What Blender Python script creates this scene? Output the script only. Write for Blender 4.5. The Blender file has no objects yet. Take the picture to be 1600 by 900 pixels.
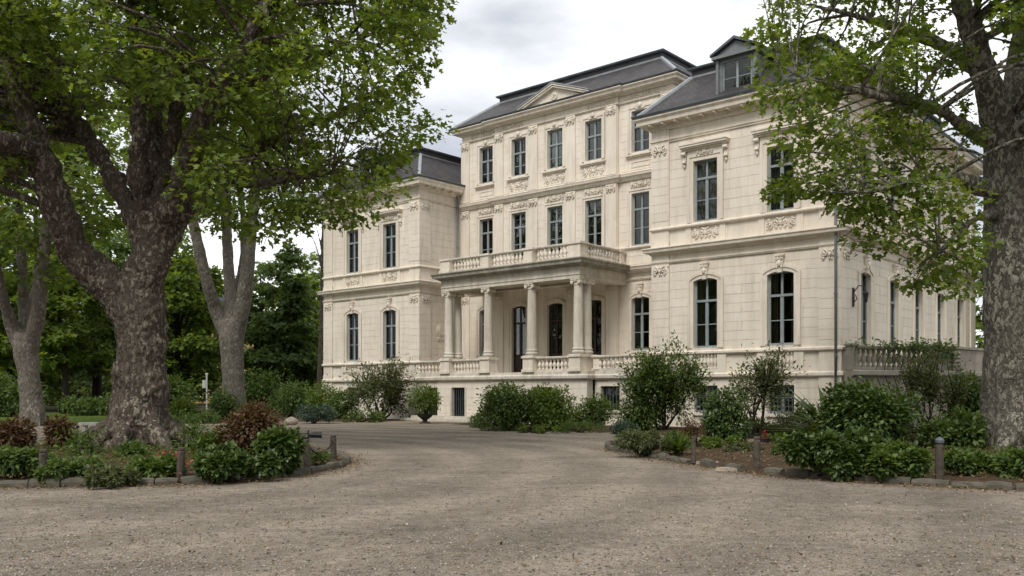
import bpy, math, random
import numpy as np
from mathutils import Vector

SC = bpy.context.scene
COL = SC.collection
rad = math.radians

# ---------------------------------------------------------------- camera
FPX, CXP, HZN, EYE = 1412.0, 800.0, 612.0, 1.62      # focal length and horizon in photo pixels
cam_d = bpy.data.cameras.new('camera')
cam = bpy.data.objects.new('camera', cam_d)
COL.objects.link(cam)
cam.location = (0, 0, EYE)
cam.rotation_euler = (rad(90), 0, 0)
cam_d.sensor_width = 36
cam_d.lens = FPX / 1600 * 36
cam_d.shift_y = (HZN - 450) / 1600
cam_d.clip_end = 2000
SC.camera = cam

# ---------------------------------------------------------------- world and sun
SUN_AZ, SUN_EL = rad(205), rad(52)        # overcast light from behind the camera, slightly left
world = bpy.data.worlds.new('World')
SC.world = world
world.use_nodes = True
wt = world.node_tree
wt.nodes.clear()
def wn(t, **k):
    n = wt.nodes.new(t)
    for a, v in k.items():
        setattr(n, a, v)
    return n
w_out = wn('ShaderNodeOutputWorld'); w_bg = wn('ShaderNodeBackground')
w_sky = wn('ShaderNodeTexSky', sky_type='NISHITA', sun_disc=False, sun_elevation=SUN_EL, sun_rotation=SUN_AZ, dust_density=3.0)
w_tc = wn('ShaderNodeTexCoord'); w_map = wn('ShaderNodeMapping')
w_map.inputs['Scale'].default_value = (1.0, 1.0, 2.6)
w_map.inputs['Location'].default_value = (0.35, 0.1, 0.25)
w_n = wn('ShaderNodeTexNoise'); w_n.inputs['Scale'].default_value = 3.0; w_n.inputs['Detail'].default_value = 7; w_n.inputs['Roughness'].default_value = .52
w_r = wn('ShaderNodeValToRGB')
w_r.color_ramp.elements[0].position = .36; w_r.color_ramp.elements[0].color = (.40, .425, .47, 1)
w_r.color_ramp.elements[1].position = .66; w_r.color_ramp.elements[1].color = (1.0, .995, .98, 1)
w_mul = wn('ShaderNodeVectorMath', operation='SCALE'); w_mul.inputs['Scale'].default_value = 9.2
w_mix = wn('ShaderNodeMix', data_type='RGBA'); w_mix.inputs[0].default_value = .93
L = wt.links.new
L(w_tc.outputs['Generated'], w_map.inputs['Vector']); L(w_map.outputs[0], w_n.inputs['Vector'])
L(w_n.outputs[0], w_r.inputs[0]); L(w_r.outputs[0], w_mul.inputs[0])
L(w_sky.outputs[0], w_mix.inputs[6]); L(w_mul.outputs[0], w_mix.inputs[7])
L(w_mix.outputs[2], w_bg.inputs['Color']); w_bg.inputs['Strength'].default_value = .1
L(w_bg.outputs[0], w_out.inputs['Surface'])

sun_d = bpy.data.lights.new('sun', 'SUN')
sun_d.energy = 1.5; sun_d.angle = rad(22); sun_d.color = (1.0, .96, .89)
sun = bpy.data.objects.new('sun', sun_d)
COL.objects.link(sun)
# light travels from the sun: azimuth measured clockwise from +Y
sdir = Vector((math.sin(SUN_AZ) * math.cos(SUN_EL), math.cos(SUN_AZ) * math.cos(SUN_EL), math.sin(SUN_EL)))
sun.rotation_euler = sdir.to_track_quat('Z', 'Y').to_euler()
sun.location = sdir * 60

vs = SC.view_settings
vs.view_transform = 'Standard'; vs.look = 'None'; vs.gamma = 1.0; vs.use_curve_mapping = False
vs.exposure = 0.76
SC.render.engine = 'CYCLES'
SC.cycles.max_bounces = 8; SC.cycles.diffuse_bounces = 4; SC.cycles.transparent_max_bounces = 12
SC.cycles.use_denoising = True

# ---------------------------------------------------------------- helpers
def W(u, v, d):
    """point seen at photo pixel (u, v), d metres in front of the camera plane"""
    return np.array([(u - CXP) / FPX * d, d, EYE + (HZN - v) / FPX * d])
def G(u, v, z=0.0):
    """point of height z seen at photo pixel (u, v)"""
    return W(u, v, (EYE - z) * FPX / (v - HZN))

def tag(o, label=None, cat=None, group=None, kind=None):
    if label: o['label'] = label
    if cat: o['category'] = cat
    if group: o['group'] = group
    if kind: o['kind'] = kind
    return o
def empty(name, loc=(0, 0, 0), rz=0, label=None, cat=None, group=None, parent=None):
    o = bpy.data.objects.new(name, None)
    o.empty_display_size = .3
    COL.objects.link(o); o.location = loc; o.rotation_euler = (0, 0, rz)
    if parent: o.parent = parent
    return tag(o, label, cat, group)
def link(name, me, mat=None, parent=None, loc=None):
    if mat is not None and len(me.materials) == 0:
        me.materials.append(mat)
    o = bpy.data.objects.new(name, me)
    COL.objects.link(o)
    if parent is not None: o.parent = parent
    if loc is not None: o.location = loc
    return o
def copy_tree(o, parent=None):
    c = o.copy(); COL.objects.link(c); c.parent = parent
    for ch in o.children: copy_tree(ch, c)
    return c

def mesh_np(name, V, Fc, smooth=False):
    """mesh from an (n,3) array and an (m,k) array of faces"""
    V = np.asarray(V, np.float32); Fc = np.asarray(Fc, np.int32)
    me = bpy.data.meshes.new(name)
    m, k = Fc.shape
    me.vertices.add(len(V)); me.vertices.foreach_set('co', V.ravel())
    me.loops.add(m * k); me.loops.foreach_set('vertex_index', Fc.ravel())
    me.polygons.add(m); me.polygons.foreach_set('loop_start', np.arange(0, m * k, k, dtype=np.int32))
    if smooth: me.polygons.foreach_set('use_smooth', np.ones(m, bool))
    me.update(calc_edges=True); me.validate()
    return me

class Frame:
    """facade coordinates: s along the wall, n outwards, z up"""
    def __init__(self, O, S, N):
        self.O, self.S, self.N = np.array(O, float), np.array(S, float), np.array(N, float)
    def p(self, s, n, z):
        q = self.O + self.S * s + self.N * n
        return (q[0], q[1], z)
class MB:
    def __init__(self, frame=None):
        self.v, self.f, self.fr = [], [], frame
    def _p(self, a, b, c): return self.fr.p(a, b, c) if self.fr else (a, b, c)
    def add(self, vs, fs):
        o = len(self.v)
        self.v += [self._p(*q) for q in vs]
        if self.fr: fs = [tuple(reversed(f)) for f in fs]
        self.f += [tuple(i + o for i in f) for f in fs]
        return self
    def box(self, a0, a1, b0, b1, c0, c1):
        return self.add([(a0, b0, c0), (a1, b0, c0), (a1, b1, c0), (a0, b1, c0), (a0, b0, c1), (a1, b0, c1), (a1, b1, c1), (a0, b1, c1)],
                        [(0, 3, 2, 1), (4, 5, 6, 7), (0, 1, 5, 4), (1, 2, 6, 5), (2, 3, 7, 6), (3, 0, 4, 7)])
    def prism(self, poly, b0, b1):
        """polygon given in (a, c), extruded from b0 to b1 (counter-clockwise seen from b0)"""
        n = len(poly)
        vs = [(a, b0, c) for a, c in poly] + [(a, b1, c) for a, c in poly]
        fs = [tuple(range(n)), tuple(range(2 * n - 1, n - 1, -1))] + [((i + 1) % n, i, n + i, n + (i + 1) % n) for i in range(n)]
        return self.add(vs, fs)
    def lathe(self, prof, cx=0, cy=0, n=12):
        vs, fs = [], []
        for r, z in prof:
            for i in range(n):
                a = 2 * math.pi * i / n
                vs.append((cx + r * math.cos(a), cy + r * math.sin(a), z))
        for j in range(len(prof) - 1):
            for i in range(n):
                k = (i + 1) % n
                fs.append((j * n + i, j * n + k, (j + 1) * n + k, (j + 1) * n + i))
        fs.append(tuple(range(n - 1, -1, -1))); fs.append(tuple(range((len(prof) - 1) * n, len(prof) * n)))
        return self.add(vs, fs)
    def tube(self, pts, radii, n=8, caps=True):
        pts = [Vector(p) for p in pts]
        if not hasattr(radii, '__len__'): radii = [radii] * len(pts)
        vs, fs, ref = [], [], None
        for i, p in enumerate(pts):
            t = (pts[min(i + 1, len(pts) - 1)] - pts[max(i - 1, 0)])
            if t.length < 1e-9: t = Vector((0, 0, 1))
            t.normalize()
            if ref is None:
                ref = Vector((1, 0, 0)) if abs(t.x) < .8 else Vector((0, 1, 0))
            x = (ref - t * ref.dot(t))
            if x.length < 1e-6: x = t.orthogonal()
            x.normalize(); y = t.cross(x); ref = x
            for k in range(n):
                a = 2 * math.pi * k / n
                q = p + (x * math.cos(a) + y * math.sin(a)) * radii[i]
                vs.append((q.x, q.y, q.z))
        m = len(pts)
        for j in range(m - 1):
            for i in range(n):
                k = (i + 1) % n
                fs.append((j * n + i, j * n + k, (j + 1) * n + k, (j + 1) * n + i))
        if caps:
            fs.append(tuple(range(n - 1, -1, -1))); fs.append(tuple(range((m - 1) * n, m * n)))
        return self.add(vs, fs)
    def ball(self, c, r, n=7, m=5):
        rx, ry, rz = (r, r, r) if not hasattr(r, '__len__') else r
        vs, fs = [], []
        for j in range(m):
            ph = math.pi * (j + .5) / m - math.pi / 2
            for i in range(n):
                a = 2 * math.pi * i / n
                vs.append((c[0] + rx * math.cos(ph) * math.cos(a), c[1] + ry * math.cos(ph) * math.sin(a), c[2] + rz * math.sin(ph)))
        for j in range(m - 1):
            for i in range(n):
                k = (i + 1) % n
                fs.append((j * n + i, j * n + k, (j + 1) * n + k, (j + 1) * n + i))
        fs.append(tuple(range(n - 1, -1, -1))); fs.append(tuple(range((m - 1) * n, m * n)))
        return self.add(vs, fs)
    def sweep(self, path, prof, close=True):
        """profile (n, z) swept along a ground path (x, y); n points to the right of travel; mitred"""
        P = [np.array(p, float) for p in path]
        offs = []
        for i in range(len(P)):
            d0 = P[i] - P[i - 1] if i else P[1] - P[0]
            d1 = P[i + 1] - P[i] if i < len(P) - 1 else d0
            d0 = d0 / np.linalg.norm(d0); d1 = d1 / np.linalg.norm(d1)
            n0 = np.array([d0[1], -d0[0]]); n1 = np.array([d1[1], -d1[0]])
            b = n0 + n1
            offs.append(b / max(.2, (b @ n0)))
        m = len(prof)
        vs = [(P[i][0] + offs[i][0] * n, P[i][1] + offs[i][1] * n, z) for i in range(len(P)) for n, z in prof]
        fs = []
        for i in range(len(P) - 1):
            for j in range(m if close else m - 1):
                k = (j + 1) % m
                fs.append((i * m + j, (i + 1) * m + j, (i + 1) * m + k, i * m + k))
        fs.append(tuple(range(m - 1, -1, -1))); fs.append(tuple((len(P) - 1) * m + j for j in range(m)))
        fr, self.fr = self.fr, None
        self.add(vs, fs); self.fr = fr
        return self
    def mesh(self, name, smooth=False, uv=False):
        me = bpy.data.meshes.new(name)
        me.from_pydata(self.v, [], self.f)
        if smooth: me.polygons.foreach_set('use_smooth', np.ones(len(me.polygons), bool))
        if uv:
            l = me.uv_layers.new(name='UVMap')
            for p in me.polygons:
                n = p.normal
                t = Vector((0, 0, 1)).cross(n)
                t = t.normalized() if t.length > 1e-4 else Vector((1, 0, 0))
                b = n.cross(t)
                for li in p.loop_indices:
                    q = me.vertices[me.loops[li].vertex_index].co
                    l.data[li].uv = (q.dot(t), q.dot(b))
        me.update()
        return me
    def build(self, name, mat, parent=None, smooth=False, uv=False, loc=None):
        return link(name, self.mesh(name, smooth, uv), mat, parent, loc)

# ---------------------------------------------------------------- materials
def new_mat(name):
    m = bpy.data.materials.new(name); m.use_nodes = True
    nt = m.node_tree
    b = nt.nodes['Principled BSDF']
    return m, nt, b
def nd(nt, t, **k):
    n = nt.nodes.new(t)
    for a, v in k.items():
        if a.startswith('i_'): n.inputs[a[2:].replace('_', ' ')].default_value = v
        else: setattr(n, a, v)
    return n
def ramp(nt, src, stops, interp='LINEAR'):
    r = nt.nodes.new('ShaderNodeValToRGB'); r.color_ramp.interpolation = interp
    el = r.color_ramp.elements
    while len(el) < len(stops): el.new(.5)
    for e, (p, c) in zip(el, stops):
        e.position = p; e.color = (*c, 1) if len(c) == 3 else c
    nt.links.new(src, r.inputs[0])
    return r.outputs[0]
def coords(nt, scale=(1, 1, 1), which='Object'):
    tc = nt.nodes.new('ShaderNodeTexCoord'); mp = nt.nodes.new('ShaderNodeMapping')
    mp.inputs['Scale'].default_value = scale
    nt.links.new(tc.outputs[which], mp.inputs[0])
    return mp.outputs[0]
def geo_pos(nt, scale=(1, 1, 1)):
    g = nt.nodes.new('ShaderNodeNewGeometry'); mp = nt.nodes.new('ShaderNodeMapping')
    mp.inputs['Scale'].default_value = scale
    nt.links.new(g.outputs['Position'], mp.inputs[0])
    return mp.outputs[0]
def noise(nt, vec, scale, detail=4, rough=.55, dist=0):
    n = nt.nodes.new('ShaderNodeTexNoise')
    n.inputs['Scale'].default_value = scale; n.inputs['Detail'].default_value = detail
    n.inputs['Roughness'].default_value = rough; n.inputs['Distortion'].default_value = dist
    nt.links.new(vec, n.inputs['Vector'])
    return n.outputs[0]
def mixc(nt, fac, a, b, mode='MIX'):
    m = nt.nodes.new('ShaderNodeMix'); m.data_type = 'RGBA'; m.blend_type = mode
    for i, s in ((0, fac), (6, a), (7, b)):
        if isinstance(s, (int, float)): m.inputs[i].default_value = s
        elif isinstance(s, tuple): m.inputs[i].default_value = (*s, 1)
        else: nt.links.new(s, m.inputs[i])
    return m.outputs[2]
def bump(nt, bsdf, h, strength, dist):
    b = nt.nodes.new('ShaderNodeBump'); b.inputs['Strength'].default_value = strength; b.inputs['Distance'].default_value = dist
    nt.links.new(h, b.inputs['Height']); nt.links.new(b.outputs[0], bsdf.inputs['Normal'])
def setc(nt, b, col):
    if isinstance(col, tuple): b.inputs['Base Color'].default_value = (*col, 1)
    else: nt.links.new(col, b.inputs['Base Color'])

M = {}
def stone_mat(name, c0, c1, dirt, amount, rough=.85, bmp=.25):
    m, nt, b = new_mat(name)
    v = geo_pos(nt)
    base = ramp(nt, noise(nt, v, .9, 5), [(.35, c0), (.68, c1)])
    isl = nt.nodes.new('ShaderNodeObjectInfo')
    streak = noise(nt, geo_pos(nt, (2.2, 2.2, .28)), 1.6, 6, .65)
    blot = noise(nt, v, 3.5, 6, .7)
    st = mixc(nt, ramp(nt, streak, [(.5 - amount * .12, (0, 0, 0)), (.78, (1, 1, 1))]), base, dirt)
    st = mixc(nt, .65, base, st)
    st = mixc(nt, ramp(nt, blot, [(.62 - amount * .1, (0, 0, 0)), (.85, (.7, .7, .7))]), st, dirt)
    # small tone differences between separate stones
    var = ramp(nt, isl.outputs['Random'], [(0, (.95, .945, .935)), (1, (1.0, 1.0, 1.0))])
    st = mixc(nt, 1.0, st, var, 'MULTIPLY')
    setc(nt, b, st)
    b.inputs['Roughness'].default_value = rough; b.inputs['Specular IOR Level'].default_value = .25
    bump(nt, b, noise(nt, v, 26, 5, .7), bmp, .012)
    return m
M['stone'] = stone_mat('cream stone', (.725, .655, .56), (.775, .71, .615), (.50, .44, .36), .4)
M['trim'] = stone_mat('trim stone', (.725, .655, .56), (.775, .71, .615), (.42, .37, .30), .6)
M['weathered'] = stone_mat('weathered stone', (.625, .57, .49), (.70, .645, .56), (.25, .23, .19), 1.0, .9, .4)
M['mossy'] = stone_mat('mossy cornice stone', (.30, .285, .24), (.48, .45, .38), (.10, .10, .075), 1.3, .9, .5)
M['old_stone'] = stone_mat('old grey stone', (.30, .27, .225), (.42, .385, .32), (.10, .095, .075), 1.3, .9, .5)

def plain(name, col, rough=.6, var=.25, scale=6, metal=0, spec=.4, bmp=0):
    m, nt, b = new_mat(name)
    v = geo_pos(nt)
    d = tuple(c * (1 - var) for c in col); u = tuple(min(1, c * (1 + var * .6)) for c in col)
    setc(nt, b, ramp(nt, noise(nt, v, scale, 5, .65), [(.3, d), (.7, u)]))
    b.inputs['Roughness'].default_value = rough; b.inputs['Metallic'].default_value = metal
    b.inputs['Specular IOR Level'].default_value = spec
    if bmp: bump(nt, b, noise(nt, v, scale * 4, 5, .7), bmp, .01)
    return m
M['paint'] = plain('grey blue window paint', (.25, .285, .29), .5, .2, 3)
M['darkwood'] = plain('dark brown door wood', (.035, .018, .012), .45, .4, 5)
M['dormer'] = plain('grey dormer paint', (.17, .185, .19), .6, .25, 3)
M['lead'] = plain('lead sheet', (.30, .325, .35), .5, .25, 2.5, 0, .5)
M['zinc'] = plain('dark zinc', (.085, .10, .11), .5, .3, 2)
M['rooftop'] = plain('roof top fascia', (.045, .042, .045), .7, .3, 2)
M['iron'] = plain('black iron', (.012, .012, .013), .5, .3, 8)
M['pipe'] = plain('painted downpipe', (.15, .17, .17), .5, .25, 4)
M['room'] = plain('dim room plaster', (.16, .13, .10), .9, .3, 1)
M['curtain'] = plain('brown net curtain', (.22, .18, .13), .9, .3, 9)
M['blind'] = plain('grey window blind', (.24, .24, .22), .9, .2, 7)
M['white'] = plain('white painted metal', (.70, .70, .67), .5, .15, 5)
M['dirtwhite'] = plain('white stone slab', (.62, .60, .54), .7, .25, 4)
M['post'] = plain('weathered post wood', (.085, .070, .055), .9, .45, 9, 0, .2, .6)
M['ochre'] = plain('ochre plaster', (.60, .40, .17), .9, .15, .6)
M['pale'] = plain('pale plaster', (.60, .58, .54), .9, .12, .6)
M['terracotta'] = plain('dark pot', (.03, .028, .027), .6, .3, 6)
M['kerb'] = stone_mat('kerb stone', (.09, .08, .066), (.16, .142, .115), (.04, .043, .028), 1.3, .95, .6)
M['rock'] = plain('garden rock', (.36, .31, .25), .9, .35, 4, 0, .2, .8)

# glass: thin sheet, clear with a mirror sheen that grows at grazing angles
m, nt, b = new_mat('window glass'); nt.nodes.remove(b)
tr = nd(nt, 'ShaderNodeBsdfTransparent'); tr.inputs[0].default_value = (.80, .82, .80, 1)
gl = nd(nt, 'ShaderNodeBsdfGlossy'); gl.inputs['Roughness'].default_value = .02; gl.inputs[0].default_value = (.60, .62, .62, 1)
fr = nd(nt, 'ShaderNodeFresnel'); fr.inputs[0].default_value = 1.5
bn = nd(nt, 'ShaderNodeBump'); bn.inputs['Strength'].default_value = .05; bn.inputs['Distance'].default_value = .05
nt.links.new(noise(nt, geo_pos(nt), 1.7, 2), bn.inputs['Height']); nt.links.new(bn.outputs[0], gl.inputs['Normal'])
mx = nd(nt, 'ShaderNodeMixShader')
nt.links.new(fr.outputs[0], mx.inputs[0]); nt.links.new(tr.outputs[0], mx.inputs[1]); nt.links.new(gl.outputs[0], mx.inputs[2])
nt.links.new(mx.outputs[0], nt.nodes['Material Output'].inputs[0])
M['glass'] = m

# slate: courses of small slates from the roof's own UV, in metres
m, nt, b = new_mat('roof slate')
uvv = coords(nt, (1, 1, 1), 'UV')
br = nd(nt, 'ShaderNodeTexBrick', offset=.5)
br.inputs['Scale'].default_value = 1.0; br.inputs['Brick Width'].default_value = .24; br.inputs['Row Height'].default_value = .15
br.inputs['Mortar Size'].default_value = .012; br.inputs['Mortar Smooth'].default_value = .3
br.inputs['Color1'].default_value = (.030, .0285, .031, 1); br.inputs['Color2'].default_value = (.056, .052, .054, 1); br.inputs['Mortar'].default_value = (.010, .0095, .010, 1)
nt.links.new(uvv, br.inputs['Vector'])
pat = ramp(nt, noise(nt, geo_pos(nt), 1.3, 5, .65), [(.30, (.55, .54, .56)), (.7, (1.45, 1.36, 1.30))])
setc(nt, b, mixc(nt, 1.0, br.outputs[0], pat, 'MULTIPLY'))
b.inputs['Roughness'].default_value = .55; b.inputs['Specular IOR Level'].default_value = .45
bump(nt, b, br.outputs[1], -.6, .012)
M['slate'] = m

# gravel drive
def gravel_mat(name, tint):
    m, nt, b = new_mat(name)
    v = geo_pos(nt)
    vo = nd(nt, 'ShaderNodeTexVoronoi'); vo.inputs['Scale'].default_value = 48; nt.links.new(v, vo.inputs['Vector'])
    vo2 = nd(nt, 'ShaderNodeTexVoronoi'); vo2.inputs['Scale'].default_value = 95; nt.links.new(v, vo2.inputs['Vector'])
    c = ramp(nt, vo.outputs['Color'], [(.05, tuple(x * .55 for x in tint)), (.4, tint), (.75, tuple(x * 1.12 for x in tint)), (.97, tuple(min(.8, x * 1.7) for x in tint))])
    c2 = ramp(nt, vo2.outputs['Color'], [(.1, tuple(x * .62 for x in tint)), (.85, tuple(x * 1.25 for x in tint))])
    c = mixc(nt, .5, c, c2)
    # worn wheel tracks and dusty patches
    big = ramp(nt, noise(nt, geo_pos(nt, (.5, 1.0, 1)), .55, 6, .6, .6), [(.34, (.74, .73, .71)), (.52, (.98, .97, .95)), (.72, (1.18, 1.16, 1.13))])
    c = mixc(nt, 1.0, c, big, 'MULTIPLY')
    mid = ramp(nt, noise(nt, v, 4.5, 6, .7), [(.33, (.66, .655, .645)), (.66, (1.16, 1.16, 1.16))])
    c = mixc(nt, 1.0, c, mid, 'MULTIPLY')
    # pale compacted wheel tracks sweeping round the left bed
    wv = nd(nt, 'ShaderNodeTexWave', wave_type='RINGS', rings_direction='Z', wave_profile='SIN'); wv.inputs['Scale'].default_value = .16; wv.inputs['Distortion'].default_value = 2.2; wv.inputs['Detail'].default_value = 3; wv.inputs['Detail Scale'].default_value = .5
    mp = nd(nt, 'ShaderNodeMapping'); mp.inputs['Location'].default_value = (14, -20, 0); nt.links.new(v, mp.inputs[0]); nt.links.new(mp.outputs[0], wv.inputs['Vector'])
    c = mixc(nt, 1.0, c, ramp(nt, wv.outputs[0], [(.3, (.90, .90, .89)), (.8, (1.10, 1.10, 1.10))]), 'MULTIPLY')
    setc(nt, b, c); b.inputs['Roughness'].default_value = .95; b.inputs['Specular IOR Level'].default_value = .15
    h = nd(nt, 'ShaderNodeMath', operation='ADD')
    nt.links.new(vo.outputs['Distance'], h.inputs[0]); nt.links.new(noise(nt, v, 11, 6, .75), h.inputs[1])
    bump(nt, b, h.outputs[0], .9, .02)
    return m
M['gravel'] = gravel_mat('gravel', (.270, .232, .192))
M['sand'] = gravel_mat('sandy path', (.30, .245, .18))
def soil_mat(name, a, c, d):
    m, nt, b = new_mat(name)
    v = geo_pos(nt)
    col = ramp(nt, noise(nt, v, 7, 7, .75), [(.3, a), (.52, c), (.75, d)])
    setc(nt, b, col); b.inputs['Roughness'].default_value = .95; b.inputs['Specular IOR Level'].default_value = .1
    bump(nt, b, noise(nt, v, 14, 6, .75), 1.0, .06)
    return m
M['soil'] = soil_mat('bed soil', (.035, .024, .015), (.085, .058, .036), (.16, .115, .072))
M['earth'] = soil_mat('dark earth', (.03, .03, .016), (.06, .055, .028), (.10, .085, .05))  # dark olive brown mottle, the ground sheet's own earth colour
M['lawn'] = soil_mat('lawn', (.045, .075, .015), (.075, .12, .022), (.12, .16, .04))

def leaf_mat(name, dark, mid, light, trans=.35, gloss=.35, spread=None):
    m, nt, b = new_mat(name)
    g = nt.nodes.new('ShaderNodeNewGeometry')
    c = ramp(nt, g.outputs['Random Per Island'], [(0, dark), (.5, mid), (1, light)])
    if spread:
        c = mixc(nt, ramp(nt, noise(nt, geo_pos(nt), spread[1], 2), [(.45, (0, 0, 0)), (.6, (1, 1, 1))]), c, spread[0])
    t = nd(nt, 'ShaderNodeBsdfTranslucent'); nt.links.new(mixc(nt, 1.0, c, (1.5, 1.45, .6), 'MULTIPLY'), t.inputs[0])
    setc(nt, b, c); b.inputs['Roughness'].default_value = .75 - gloss * .6; b.inputs['Specular IOR Level'].default_value = .15 + gloss * .5
    mx = nd(nt, 'ShaderNodeMixShader'); mx.inputs[0].default_value = trans
    nt.links.new(b.outputs[0], mx.inputs[1]); nt.links.new(t.outputs[0], mx.inputs[2])
    nt.links.new(mx.outputs[0], nt.nodes['Material Output'].inputs[0])
    return m
M['leaf_plane'] = leaf_mat('plane leaves', (.072, .116, .021), (.136, .194, .036), (.22, .272, .060), .50, .3)
M['leaf_far'] = leaf_mat('far tree leaves', (.070, .118, .024), (.13, .19, .038), (.21, .265, .058), .48, .25)
M['leaf_deep'] = leaf_mat('deep green leaves', (.054, .092, .030), (.095, .148, .046), (.15, .205, .066), .42, .25)
M['leaf_bright'] = leaf_mat('bright shrub leaves', (.06, .10, .018), (.105, .16, .03), (.16, .215, .05), .4, .3)
M['leaf_shrub'] = leaf_mat('shrub leaves', (.048, .084, .021), (.084, .132, .031), (.138, .192, .049), .36, .38)
M['leaf_laurel'] = leaf_mat('laurel leaves', (.036, .066, .017), (.064, .106, .026), (.112, .162, .044), .26, .55)
M['leaf_olive'] = leaf_mat('olive grey leaves', (.06, .075, .032), (.095, .115, .05), (.14, .16, .075), .35, .3)
M['leaf_blue'] = leaf_mat('blue green needles', (.04, .066, .044), (.066, .098, .068), (.105, .14, .105), .2, .3)
M['leaf_red'] = leaf_mat('bronze red leaves', (.055, .032, .020), (.115, .056, .032), (.15, .115, .045), .35, .35)
M['leaf_gold'] = leaf_mat('yellow green blades', (.11, .12, .02), (.16, .17, .03), (.21, .21, .05), .35, .3)
M['flower_red'] = leaf_mat('red flowers', (.25, .02, .03), (.35, .04, .06), (.42, .10, .10), .3, .2)
M['litter'] = leaf_mat('fallen leaves', (.09, .055, .025), (.17, .105, .05), (.27, .19, .095), .1, .2)

def bark_mat(name, dark, mid, pale, amount, scale, fiss=.3):
    """flaking bark: irregular blotches of old, newer and freshly bared bark, each with a crisp edge"""
    m, nt, b = new_mat(name)
    v = coords(nt, (1, 1, .5))
    fine = noise(nt, v, 22, 6, .75)
    n1 = noise(nt, v, scale * .55, 3, .6, .5); n2 = noise(nt, coords(nt, (1.1, 1.1, .62)), scale, 3, .6, .6)
    vo = nd(nt, 'ShaderNodeTexVoronoi'); vo.inputs['Scale'].default_value = scale * 1.3; nt.links.new(v, vo.inputs['Vector'])
    basec = ramp(nt, fine, [(.28, dark), (.72, mid)])
    older = mixc(nt, ramp(nt, n1, [(.50, (0, 0, 0)), (.53, (.8, .8, .8))]), basec, tuple(x * .62 for x in mid))
    zone = ramp(nt, noise(nt, v, .8, 3), [(.38, (.35, .35, .35)), (.6, (1, 1, 1))])
    patch = ramp(nt, n2, [(.72 - amount * .6, (0, 0, 0)), (.745 - amount * .6, (1, 1, 1))])
    patch = mixc(nt, 1.0, patch, zone, 'MULTIPLY')
    col = mixc(nt, patch, older, mixc(nt, fine, tuple(x * .7 for x in pale), pale))
    crack = nd(nt, 'ShaderNodeTexVoronoi', feature='DISTANCE_TO_EDGE'); crack.inputs['Scale'].default_value = scale * .95
    wv = nd(nt, 'ShaderNodeVectorMath', operation='MULTIPLY_ADD'); dn = nd(nt, 'ShaderNodeTexNoise'); dn.inputs['Scale'].default_value = 7; nt.links.new(v, dn.inputs['Vector'])
    nt.links.new(dn.outputs['Color'], wv.inputs[0]); wv.inputs[1].default_value = (.16, .16, .16); nt.links.new(v, wv.inputs[2]); nt.links.new(wv.outputs[0], crack.inputs['Vector'])
    ck = ramp(nt, crack.outputs['Distance'], [(.0, (0, 0, 0)), (.11, (1, 1, 1))])
    col = mixc(nt, fiss, col, mixc(nt, ck, tuple(x * .55 for x in dark), col))
    setc(nt, b, col); b.inputs['Roughness'].default_value = .9; b.inputs['Specular IOR Level'].default_value = .2
    h1 = nd(nt, 'ShaderNodeMath', operation='MULTIPLY_ADD'); nt.links.new(vo.outputs['Distance'], h1.inputs[0]); h1.inputs[1].default_value = -.7; nt.links.new(fine, h1.inputs[2])
    h2 = nd(nt, 'ShaderNodeMath', operation='MULTIPLY_ADD'); nt.links.new(patch, h2.inputs[0]); h2.inputs[1].default_value = -.35; nt.links.new(h1.outputs[0], h2.inputs[2])
    h3 = nd(nt, 'ShaderNodeMath', operation='MULTIPLY_ADD'); nt.links.new(ck, h3.inputs[0]); h3.inputs[1].default_value = fiss * 1.2; nt.links.new(h2.outputs[0], h3.inputs[2])
    bump(nt, b, h3.outputs[0], 1.0, .07)
    return m
M['bark_old'] = bark_mat('old plane bark', (.050, .037, .029), (.185, .148, .116), (.42, .37, .29), .30, 8, .3)
M['bark_pale'] = bark_mat('flaking plane bark', (.085, .076, .060), (.20, .182, .146), (.50, .475, .385), .37, 8)
M['bark_grey'] = bark_mat('grey bark', (.125, .110, .090), (.25, .224, .188), (.37, .34, .285), .28, 6)
M['bark_dark'] = plain('dark twig bark', (.045, .036, .028), .9, .3, 8, 0, .1)
# ================================================================ the villa
UNIT = MB().box(-.5, .5, -.5, .5, -.5, .5).mesh('unit_piece')
def unit_copy(mat):
    me = UNIT.copy(); me.materials.append(mat); return me
PANE_ME = unit_copy(M['glass']); BLOCK_ME = unit_copy(M['stone'])
villa = empty('villa', (.3633 * 35, 35, 0), math.atan2(-.6571, .7538),
              'large cream stone villa with slate mansard roofs and a columned portico', 'villa')
FR = Frame((-8.44, 0), (1, 0), (0, -1)); FS = Frame((0, 0), (0, 1), (1, 0))
FL = Frame((-33.55, .95), (1, 0), (0, -1)); FLR = Frame((-24.75, .95), (0, 1), (1, 0))
FC = Frame((-24.4, 4.1), (1, 0), (0, -1))
SIDE_LEN = 19.0
def fbox(name, frame, dims, me, parent):
    """an axis-aligned piece in facade coordinates as an object on shared mesh data"""
    s0, s1, n0, n1, z0, z1 = dims
    a, c = frame.p(s0, n0, z0), frame.p(s1, n1, z1)
    o = bpy.data.objects.new(name, me); COL.objects.link(o); o.parent = parent
    o.location = [(a[i] + c[i]) / 2 for i in range(3)]; o.scale = [max(.001, abs(a[i] - c[i])) for i in range(3)]
    return o

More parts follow.
